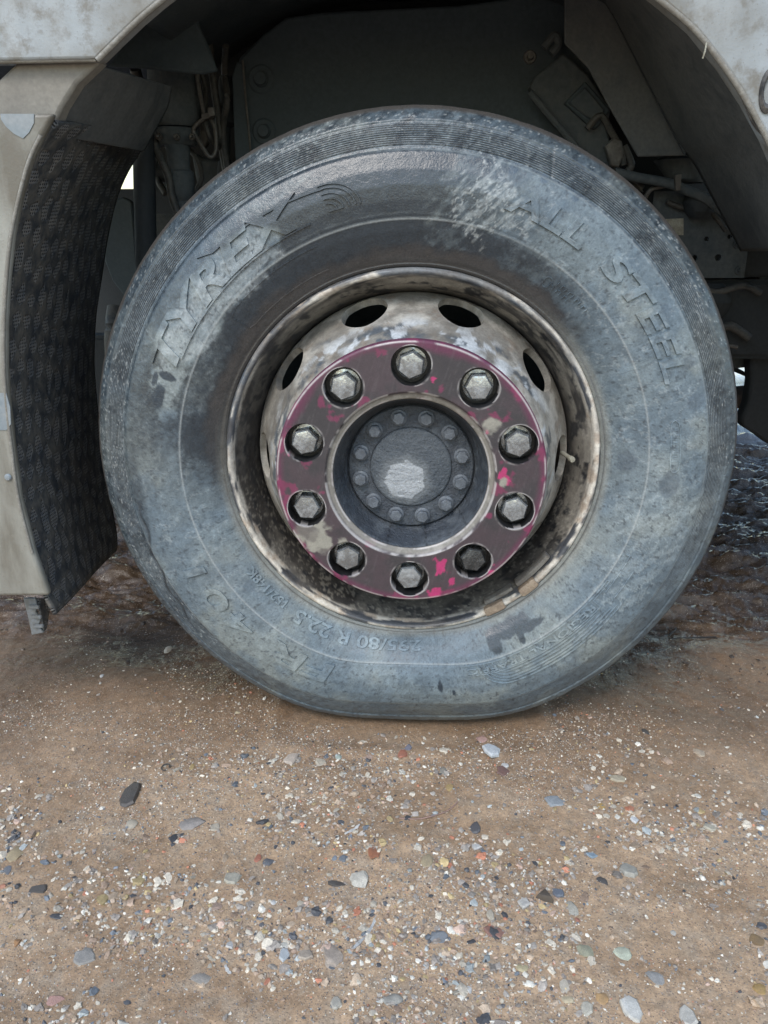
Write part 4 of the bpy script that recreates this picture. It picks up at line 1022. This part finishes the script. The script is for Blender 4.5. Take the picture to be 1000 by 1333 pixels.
ITEMS = [  # px, py, width px, height px (seen), colour, shape, turn, name, label
 (168, 1037, 34, 36, BK, 'flat', 20, 'slate_chip', 'black pitted slate chip lying alone on the mud at the left'),
 (252, 1072, 42, 20, (.33, .30, .28), 'stone', 5, 'stone', 'largest half buried grey stone right of the black slate chip'),
 (278, 1077, 18, 13, CR, 'stone', -10, 'stone', 'oval cream stone touching the big half buried grey stone'),
 (170, 1073, 18, 12, CR, 'stone', 0, 'stone', 'cream stone just below the black slate chip'),
 (378, 990, 26, 16, (.55, .46, .38), 'chip', 10, 'stone_chip', 'angular pinkish cream chip near the foot of the tyre at the left'),
 (418, 994, 18, 10, CR, 'chip', 0, 'stone_chip', 'thin cream chip next to the angular pinkish one'),
 (440, 987, 12, 10, (.42, .50, .44), 'stone', 0, 'pebble', 'pale green pebble right of the angular pinkish chip'),
 (250, 1000, 9, 11, YE, 'stone', 0, 'pebble', 'mustard yellow pebble above the black slate chip'),
 (460, 1084, 26, 9, WT, 'strip', 45, 'plastic_sliver', 'white bent plastic sliver lying at a slant in mid foreground'),
 (303, 1145, 24, 17, (.50, .47, .38), 'chip', 25, 'stone_chip', 'cream grey chip with a pointed end left of the white rock'),
 (336, 1118, 12, 13, RD_, 'stone', 0, 'brick_crumb', 'round brick red crumb beside a dark blue pebble'),
 (350, 1123, 18, 12, (.09, .11, .14), 'stone', 0, 'pebble', 'dark blue pebble beside the brick red crumb'),
 (470, 1147, 30, 24, (.66, .62, .53), 'rock', 15, 'stone', 'bright cream rock with a knobbly top in mid foreground'),
 (440, 1153, 28, 8, BK, 'chip', 15, 'rubber_scrap', 'crumpled black rubber scrap left of the cream rock'),
 (487, 1115, 18, 24, (.45, .16, .07), 'low', 10, 'brick_smear', 'crushed orange brick patch above the cream rock'),
 (478, 1215, 10, 46, (.56, .58, .58), 'strip', 62, 'plastic_strip', 'pale grey plastic strip standing out below the cream rock'),
 (432, 1246, 34, 32, (.46, .38, .31), 'rock', 20, 'stone', 'large tan angular stone in the lower middle'),
 (398, 1243, 22, 14, (.48, .40, .32), 'chip', -5, 'stone_chip', 'tan chip immediately left of the large tan stone'),
 (370, 1243, 16, 16, (.58, .62, .64), 'chip', 60, 'plastic_scrap', 'curled bluish white scrap left of the tan chip'),
 (296, 1263, 16, 9, WT, 'strip', -50, 'plastic_sliver', 'lower of two white slivers in the lower left'),
 (275, 1249, 14, 7, CR, 'strip', -30, 'plastic_sliver', 'upper cream one of the two slivers in the lower left'),
 (260, 1274, 28, 14, (.36, .33, .29), 'stone', 0, 'stone', 'flat grey stone below the two slivers'),
 (300, 1232, 12, 11, WT, 'chip', 20, 'stone_chip', 'small bright white chip above the two slivers'),
 (50, 1157, 26, 9, BK, 'chip', 10, 'rubber_scrap', 'long black scrap near the left edge of the gravel'),
 (22, 1227, 12, 10, OR, 'stone', 0, 'brick_crumb', 'rusty orange crumb near the left frame edge'),
 (72, 1301, 26, 10, PK_, 'low', 0, 'brick_smear', 'crushed pink brick patch at the lower left'),
 (10, 1132, 14, 12, BL, 'stone', 0, 'pebble', 'steel blue pebble at the left frame edge'),
 (20, 1110, 22, 20, (.45, .35, .20), 'stone', 0, 'stone', 'ochre sandstone lump at the left edge above the blue pebble'),
 (355, 1175, 11, 9, WT, 'stone', 0, 'pebble', 'round white pebble below the brick red crumb'),
 (393, 1177, 16, 11, CR, 'stone', 15, 'pebble', 'cream pebble right of the round white one'),
 (438, 1306, 16, 20, (.60, .56, .47), 'chip', 55, 'stone_chip', 'upright cream chip at the bottom left of centre'),
 (216, 1002, 13, 10, BK, 'ring', 15, 'rubber_ring', 'small black rubber loop above the slate chip'),
 (110, 1247, 30, 18, (.30, .29, .27), 'low', 0, 'stone', 'half buried greenish grey stone at the lower left'),
 (627, 963, 17, 14, (.55, .33, .28), 'stone', 0, 'stone', 'round pink stone just in front of the tyre'),
 (639, 983, 26, 20, (.70, .74, .77), 'chip', 35, 'ceramic_shard', 'bright white triangular shard below the pink stone'),
 (657, 998, 13, 7, WT, 'chip', 0, 'ceramic_shard', 'small white shard below the triangular one'),
 (525, 985, 18, 13, (.48, .16, .09), 'stone', 10, 'brick_crumb', 'red brick crumb in front of the middle of the tyre'),
 (531, 977, 12, 9, (.16, .17, .23), 'chip', 60, 'stone_chip', 'blue grey chip resting against the red brick crumb'),
 (585, 1029, 15, 10, YE, 'stone', 0, 'pebble', 'yellow pebble below left of the triangular shard'),
 (577, 1006, 15, 14, (.34, .32, .27), 'stone', 0, 'pebble', 'rounded grey pebble above the yellow pebble'),
 (657, 1007, 24, 12, (.15, .06, .05), 'low', 0, 'brick_smear', 'dark red crushed patch under the white shards'),
 (805, 1013, 23, 9, (.50, .43, .30), 'chip', -8, 'shell_piece', 'long tan shell like piece at the right'),
 (722, 1043, 34, 16, (.34, .38, .41), 'low', 0, 'stone', 'flaky pale blue stone in the right middle ground'),
 (783, 1047, 14, 11, (.58, .36, .10), 'stone', 0, 'pebble', 'amber yellow pebble right of the flaky blue stone'),
 (826, 1066, 13, 9, (.75, .76, .76), 'chip', 0, 'ceramic_shard', 'small white shard right of the amber pebble'),
 (926, 1075, 20, 11, (.60, .55, .43), 'chip', 0, 'stone_chip', 'cream chip in the open mud at the far right'),
 (910, 980, 16, 12, (.55, .44, .32), 'stone', 0, 'pebble', 'tan pebble in the pale gravel right of the tyre'),
 (840, 953, 10, 9, BK, 'stone', 30, 'coal_crumb', 'black crumb on bare mud right of the tyre foot'),
 (618, 1081, 20, 15, (.05, .06, .08), 'flat', 25, 'slate_chip', 'dark blue squarish slate chip in the middle'),
 (555, 1126, 19, 18, (.40, .32, .19), 'flat', 10, 'stone_chip', 'flat khaki chip with square corners'),
 (620, 1104, 15, 10, WT, 'chip', -30, 'plastic_scrap', 'white forked scrap below the squarish slate chip'),
 (818, 1132, 27, 19, (.42, .41, .36), 'chip', 35, 'glass_shard', 'large cloudy grey shard in the right foreground'),
 (785, 1146, 15, 14, (.035, .04, .05), 'stone', 40, 'pebble', 'round black pebble left of the cloudy shard'),
 (708, 1170, 28, 22, (.060, .045, .032), 'wedge', -35, 'bark_chip', 'dark brown wedge shaped bark chip beside a white shard'),
 (682, 1177, 19, 16, (.68, .66, .61), 'chip', 40, 'ceramic_shard', 'white shard left of the dark wedge'),
 (727, 1164, 20, 11, (.13, .17, .23), 'chip', -10, 'stone_chip', 'glossy blue chip right of the dark wedge'),
 (745, 1183, 22, 18, (.46, .44, .37), 'stone', 10, 'stone', 'pale square grey stone below the glossy blue chip'),
 (771, 1114, 16, 8, (.30, .42, .52), 'chip', -20, 'stone_chip', 'light blue sliver of stone left above the cloudy shard'),
 (570, 1218, 26, 20, (.21, .24, .27), 'rock', 0, 'stone', 'mottled blue stone in the lower middle'),
 (638, 1194, 13, 14, CR, 'chip', 60, 'stone_chip', 'small cream chip between the blue stone and the white shard'),
 (645, 1214, 32, 16, (.34, .16, .12), 'low', -5, 'brick_smear', 'dull red crushed brick patch right of the mottled blue stone'),
 (813, 1243, 20, 20, (.52, .56, .43), 'stone', 80, 'pebble', 'pale green rounded pebble in the lower right gravel'),
 (762, 1240, 24, 15, OL, 'stone', -15, 'pebble', 'olive pebble left of the pale green one'),
 (783, 1300, 20, 16, (.50, .30, .12), 'stone', -15, 'pebble', 'orange brown pebble at the lower right'),
 (741, 1301, 14, 17, (.62, .52, .34), 'stone', 70, 'pebble', 'cream and yellow pebble left of the orange brown one'),
 (763, 1312, 16, 17, (.56, .53, .44), 'chip', 50, 'stone_chip', 'cream hollow chip between the yellow and orange pebbles'),
 (822, 1315, 32, 28, (.70, .69, .64), 'chip', 40, 'ceramic_shard', 'biggest white shard at the bottom right'),
 (853, 1275, 20, 20, (.36, .36, .35), 'stone', 60, 'stone', 'rounded grey stone above the biggest white shard'),
 (985, 1222, 20, 14, (.26, .16, .06), 'stone', 0, 'stone', 'dark amber stone at the right frame edge'),
 (990, 1287, 22, 14, (.45, .28, .08), 'stone', 10, 'stone', 'ochre orange stone low at the right frame edge'),
 (680, 1262, 18, 10, (.55, .47, .27), 'stone', 10, 'pebble', 'butter yellow pebble in the lower middle right'),
 (611, 1288, 9, 9, WT, 'chip', 20, 'ceramic_shard', 'tiny white shard in the bottom middle'),
 (893, 1323, 26, 24, (.60, .58, .52), 'chip', -50, 'stone_chip', 'long pale chip at the bottom right corner area'),
 (512, 1300, 24, 26, (.36, .35, .31), 'stone', 100, 'stone', 'grey green stone at the bottom centre'),
 (877, 1215, 9, 8, (.6, .57, .5), 'stone', 0, 'pebble', 'lone pale pebble in the bare mud above the grey stone'),
 (752, 1198, 10, 7, (.45, .17, .10), 'stone', 0, 'brick_crumb', 'red crumb under the pale square stone'),
 (498, 790, 18, 9, (.50, .45, .36), 'stone', 0, 'stone', 'unused'),
 (218, 845, 15, 10, (.58, .52, .42), 'stone', 0, 'stone', 'pale stone lying left behind the tyre foot'),
 (309, 929, 11, 7, (.58, .48, .30), 'stone', 0, 'pebble', 'yellowish pebble left of the tyre foot'),
 (133, 881, 9, 6, WT, 'stone', 0, 'pebble', 'white pebble on the smooth mud under the side panel'),
]
rng = random.Random(7)
placed = []
for (px_, py_, w_, h_, c_, shp, turn, nm_, lab) in ITEMS:
    if lab == 'unused': continue
    c_ = tuple((q*.82+m_*.18) for q, m_ in zip(c_, (.30, .23, .17)))
    w_ *= .88; h_ *= .88
    p = on_ground(px_, py_); dist = (p-CAM).length; mpp = dist/F_PX
    sx_ = w_*mpp/2; el = (CAM.z-p.z)/dist
    hy = h_*mpp/2/max(.3, el)
    hz = {'flat': .25, 'chip': .28, 'low': .14, 'stone': .36, 'rock': .48, 'strip': .35, 'wedge': .4, 'ring': .3}[shp]*min(sx_, hy)
    if shp == 'strip':
        L_ = w_*mpp/2 if w_ > h_ else h_*mpp/2/el; V = []; Fc = []
        a_ = radians(turn); n_ = 8; wd = max(.0018, min(w_, h_)*mpp/2*.42)
        for i_ in range(n_+1):
            t_ = i_/n_*2-1; bend = .12*L_*t_*t_; wv_ = wd*(1+.35*sin(i_*2.1+turn))*(1-.45*abs(t_)**3)
            for (s1, zz) in ((-1, 0), (-1, 1), (1, 1.2), (1, 0)):
                x_, y_ = L_*t_, s1*wv_+bend; V.append((x_*cos(a_)-y_*sin(a_), x_*sin(a_)+y_*cos(a_), zz*wd*.5+.0006*sin(i_)))
        for i_ in range(n_):
            for q in range(4): Fc.append((i_*4+q, i_*4+(q+1) % 4, (i_+1)*4+(q+1) % 4, (i_+1)*4+q))
        Fc += [(0, 1, 2, 3), tuple(range(n_*4, n_*4+4))[::-1]]
    elif shp == 'ring':
        pts = [Vector((sx_*.8*cos(radians(a)), hy*.8*sin(radians(a)), .002)) for a in range(0, 330, 30)]; V, Fc = tube(pts, .0012, 6)
    elif shp in ('chip', 'flat', 'wedge', 'low'):
        # irregular broken slab: jagged outline, sloping top, uneven edge
        nn_ = {'chip': 7, 'flat': 8, 'wedge': 3, 'low': 11}[shp]; outl = []; ph = rng.uniform(0, 6)
        for i_ in range(nn_):
            a = 2*pi*i_/nn_+rng.uniform(-.25, .25)+ph; rr = rng.uniform(.72, 1.12); outl.append((sx_*rr*cos(a), hy*rr*sin(a)))
        V = []; Fc = []
        tz = (rng.uniform(-.25, .25), rng.uniform(-.25, .25))
        for lev, (sc_, zf) in enumerate(((1.0, -.6), (1.0, .35), (.82, 1.0), (.4, 1.12))):
            for (x_, y_) in outl:
                j_ = rng.uniform(.93, 1.05); V.append((x_*sc_*j_, y_*sc_*j_, hz*zf+tz[0]*x_*sc_+tz[1]*y_*sc_+(rng.uniform(-.12, .12)*hz if lev > 1 else 0)))
        for l_ in range(3):
            for i_ in range(nn_): Fc.append((l_*nn_+i_, l_*nn_+(i_+1) % nn_, (l_+1)*nn_+(i_+1) % nn_, (l_+1)*nn_+i_))
        Fc.append(tuple(range(3*nn_, 4*nn_)))
    else:
        V, Fc = stone_geo(rng, 3 if shp == 'rock' else 2, sx_, hy, max(hz, .0025), .35 if shp == 'rock' else .15)
    o = pyd(nm_, V, Fc, stone_mat(c_, .4 if nm_ in ('slate_chip', 'glass_shard') else .62), None, 24, True)
    g_ = gz_at(p.x, p.y); o.location = (p.x, p.y, g_+(-.05*hz if shp in ('stone', 'rock') else .2*hz))
    if shp in ('stone', 'rock'): o.rotation_euler = (0, 0, radians(turn))
    cat = {'slate_chip': 'stone', 'stone': 'stone', 'stone_chip': 'stone chip', 'pebble': 'pebble', 'plastic_sliver': 'litter', 'plastic_strip': 'litter', 'plastic_scrap': 'litter', 'brick_crumb': 'brick crumb', 'rubber_scrap': 'rubber scrap',
           'brick_smear': 'brick crumbs', 'rubber_ring': 'rubber ring', 'ceramic_shard': 'shard', 'shell_piece': 'shell', 'coal_crumb': 'coal', 'glass_shard': 'glass', 'bark_chip': 'bark'}[nm_]
    o['label'] = lab; o['category'] = cat; placed.append((p.x, p.y, max(sx_, hy)))
# thin twigs
for pts, r_t, lab, c_ in (([(520, 1069), (545, 1070), (570, 1064), (586, 1057), (596, 1048)], .0009, 'thin pinkish curved stem lying left of the squarish slate chip', (.38, .24, .20)),
                    ([(872, 836), (890, 835), (912, 832), (932, 829)], .0016, 'straight dark twig on the mud right of the tyre', (.03, .024, .02)),
                    ([(871, 831), (878, 824), (880, 820)], .0022, 'short dark twig above the end of the straight twig', (.03, .024, .02)),
                    ([(918, 132), ], 0, '', None)):
    if len(pts) < 2: continue
    W_ = []
    for (x_, y_) in pts:
        p = on_ground(x_, y_); W_.append(Vector((p.x, p.y, gz_at(p.x, p.y)+r_t+.001)))
    V, Fc = tube(W_, r_t, 6); o = pyd('twig', V, Fc, stone_mat(c_, .7), None, 60, True); o['label'] = lab; o['category'] = 'twig'
V, Fc = tube([at(920, 56, YF-.002), at(918, 66, YF-.006), at(915, 76, YF-.004)], .0011, 6)
pyd('hair_strand', V, Fc, M['label'], TR)

# gravel too fine and thick to count
def scatter(name, N, seed, smin, smax, geo, pal, wts, xr, yr, dens_fn, flat=(.4, .8), label='', cat='gravel', sink=.3, alpha=2.4):
    g = np.random.default_rng(seed); X = g.uniform(xr[0], xr[1], N*3); Y = g.uniform(yr[0], yr[1], N*3)
    keep = g.uniform(0, 1, N*3) < dens_fn(X, Y); X = X[keep][:N]; Y = Y[keep][:N]; n = len(X)
    u = g.uniform(0, 1, n); s = smin*(1-u*(1-(smin/smax)**alpha))**(-1/alpha)
    bv, bf = geo; bv = np.array(bv); bf = np.array(bf); nb = len(bv)
    ang = g.uniform(0, 2*pi, n); asp = g.uniform(.55, 1, n); fl = g.uniform(flat[0], flat[1], n)
    jit = 1+g.uniform(-.36, .34, (n, nb, 1)); tilt = g.uniform(-.35, .35, (n, 2))
    B = bv[None]*jit; bx = B[:, :, 0]*s[:, None]; by = B[:, :, 1]*(s*asp)[:, None]; bz = B[:, :, 2]*(s*fl*asp)[:, None]
    bz = bz+bx*tilt[:, :1]+by*tilt[:, 1:]
    c_, s_ = np.cos(ang)[:, None], np.sin(ang)[:, None]
    gzz = ground_h(X, Y)
    P_ = np.stack([bx*c_-by*s_+X[:, None], bx*s_+by*c_+Y[:, None], bz+(gzz+s*fl*asp*(1-2*sink)*.5)[:, None]], -1).reshape(-1, 3)
    Fa = (bf[None]+(np.arange(n)*nb)[:, None, None]).reshape(-1, 3)
    me = bpy.data.meshes.new(name); me.vertices.add(len(P_)); me.vertices.foreach_set('co', P_.ravel())
    me.loops.add(Fa.size); me.loops.foreach_set('vertex_index', Fa.ravel()); me.polygons.add(len(Fa)); me.polygons.foreach_set('loop_start', np.arange(len(Fa))*3); me.update(calc_edges=True)
    pal = np.array(pal); ci = g.choice(len(pal), n, p=np.array(wts)/sum(wts)); col = pal[ci]*g.uniform(.65, 1.25, (n, 1))
    ro = g.uniform(.4, .8, n); paint(me, np.repeat(col, nb, 0), np.repeat(ro, nb))
    o = link(name, me, M['pebble'], None, 22); o['kind'] = 'stuff'; o['label'] = label; o['category'] = cat
    return X, Y, s
M['pebble'] = attr_mat('pebble', 700, .25, .25, .0006, mid=260)
def ico(sub, seed):
    r = random.Random(seed); bm = bmesh.new(); bmesh.ops.create_icosphere(bm, subdivisions=sub, radius=1); bmesh.ops.triangulate(bm, faces=bm.faces)
    v = [tuple(q.co*(1+r.uniform(-.12, .12))) for q in bm.verts]; f = [[q.index for q in x.verts] for x in bm.faces]; bm.free(); return v, f
PAL = [(.52, .46, .37), (.62, .58, .50), (.34, .30, .26), (.25, .215, .185), (.42, .32, .23), (.48, .20, .12), (.15, .165, .185), (.075, .075, .08), (.46, .35, .18), (.34, .36, .35), (.33, .235, .17), (.46, .33, .26)]
WTS = [20, 9, 12, 12, 12, 2, 5, 5, 3, 3, 18, 2]
def d_fine(X, Y):
    P = np.c_[X, Y, 0*X]; c = fbm(P, (5, 8, 1), 141, 4)
    front = ss(.30, -.20, Y); tyre_zone = 1-((np.abs(X) < .25) & (Y > .005))*1.
    return (.20+.8*ss(.42, .62, c))*(.10+.9*front)*tyre_zone
def d_med(X, Y):
    P = np.c_[X, Y, 0*X]; c = fbm(P, (6, 9, 1), 151, 4); front = ss(.05, -.38, Y)
    tyre_zone = 1-((np.abs(X) < .25) & (Y > -.0))*1.
    return (.08+.92*ss(.46, .60, c))*(.12+.88*front)*tyre_zone
i1, i2 = ico(1, 1), ico(2, 2)
scatter('fine_gravel', 44000, 5, .0008, .0028, i1, PAL, WTS, (-.78, .85), (-.74, .35), d_fine, label='fine multicoloured grit pressed into the brown mud')
scatter('gravel', 8500, 6, .0022, .0055, i1, PAL, WTS, (-.75, .80), (-.74, .15), d_med, label='small mixed pebbles bedded in the mud in front of the tyre', sink=.42)
scatter('gravel', 520, 8, .0050, .0095, i2, PAL, WTS, (-.70, .74), (-.72, -.02), d_med, flat=(.3, .6), label='bigger mixed pebbles half sunk in the mud', sink=.55)
scatter('mud_crumbs', 1600, 9, .002, .008, i2, [(.085, .062, .048), (.12, .09, .07), (.06, .045, .036)], [3, 2, 2], (-1.0, 1.6), (.18, 1.3), lambda X, Y: (.15+.85*ss(.45, .6, fbm(np.c_[X, Y, 0*X], (4, 8, 1), 161, 3)))*(1-((np.abs(X) < .33) & (Y < .34))*1.), flat=(.4, .7), label='dark wet crumbs of churned mud behind the wheel', cat='mud', sink=.45)
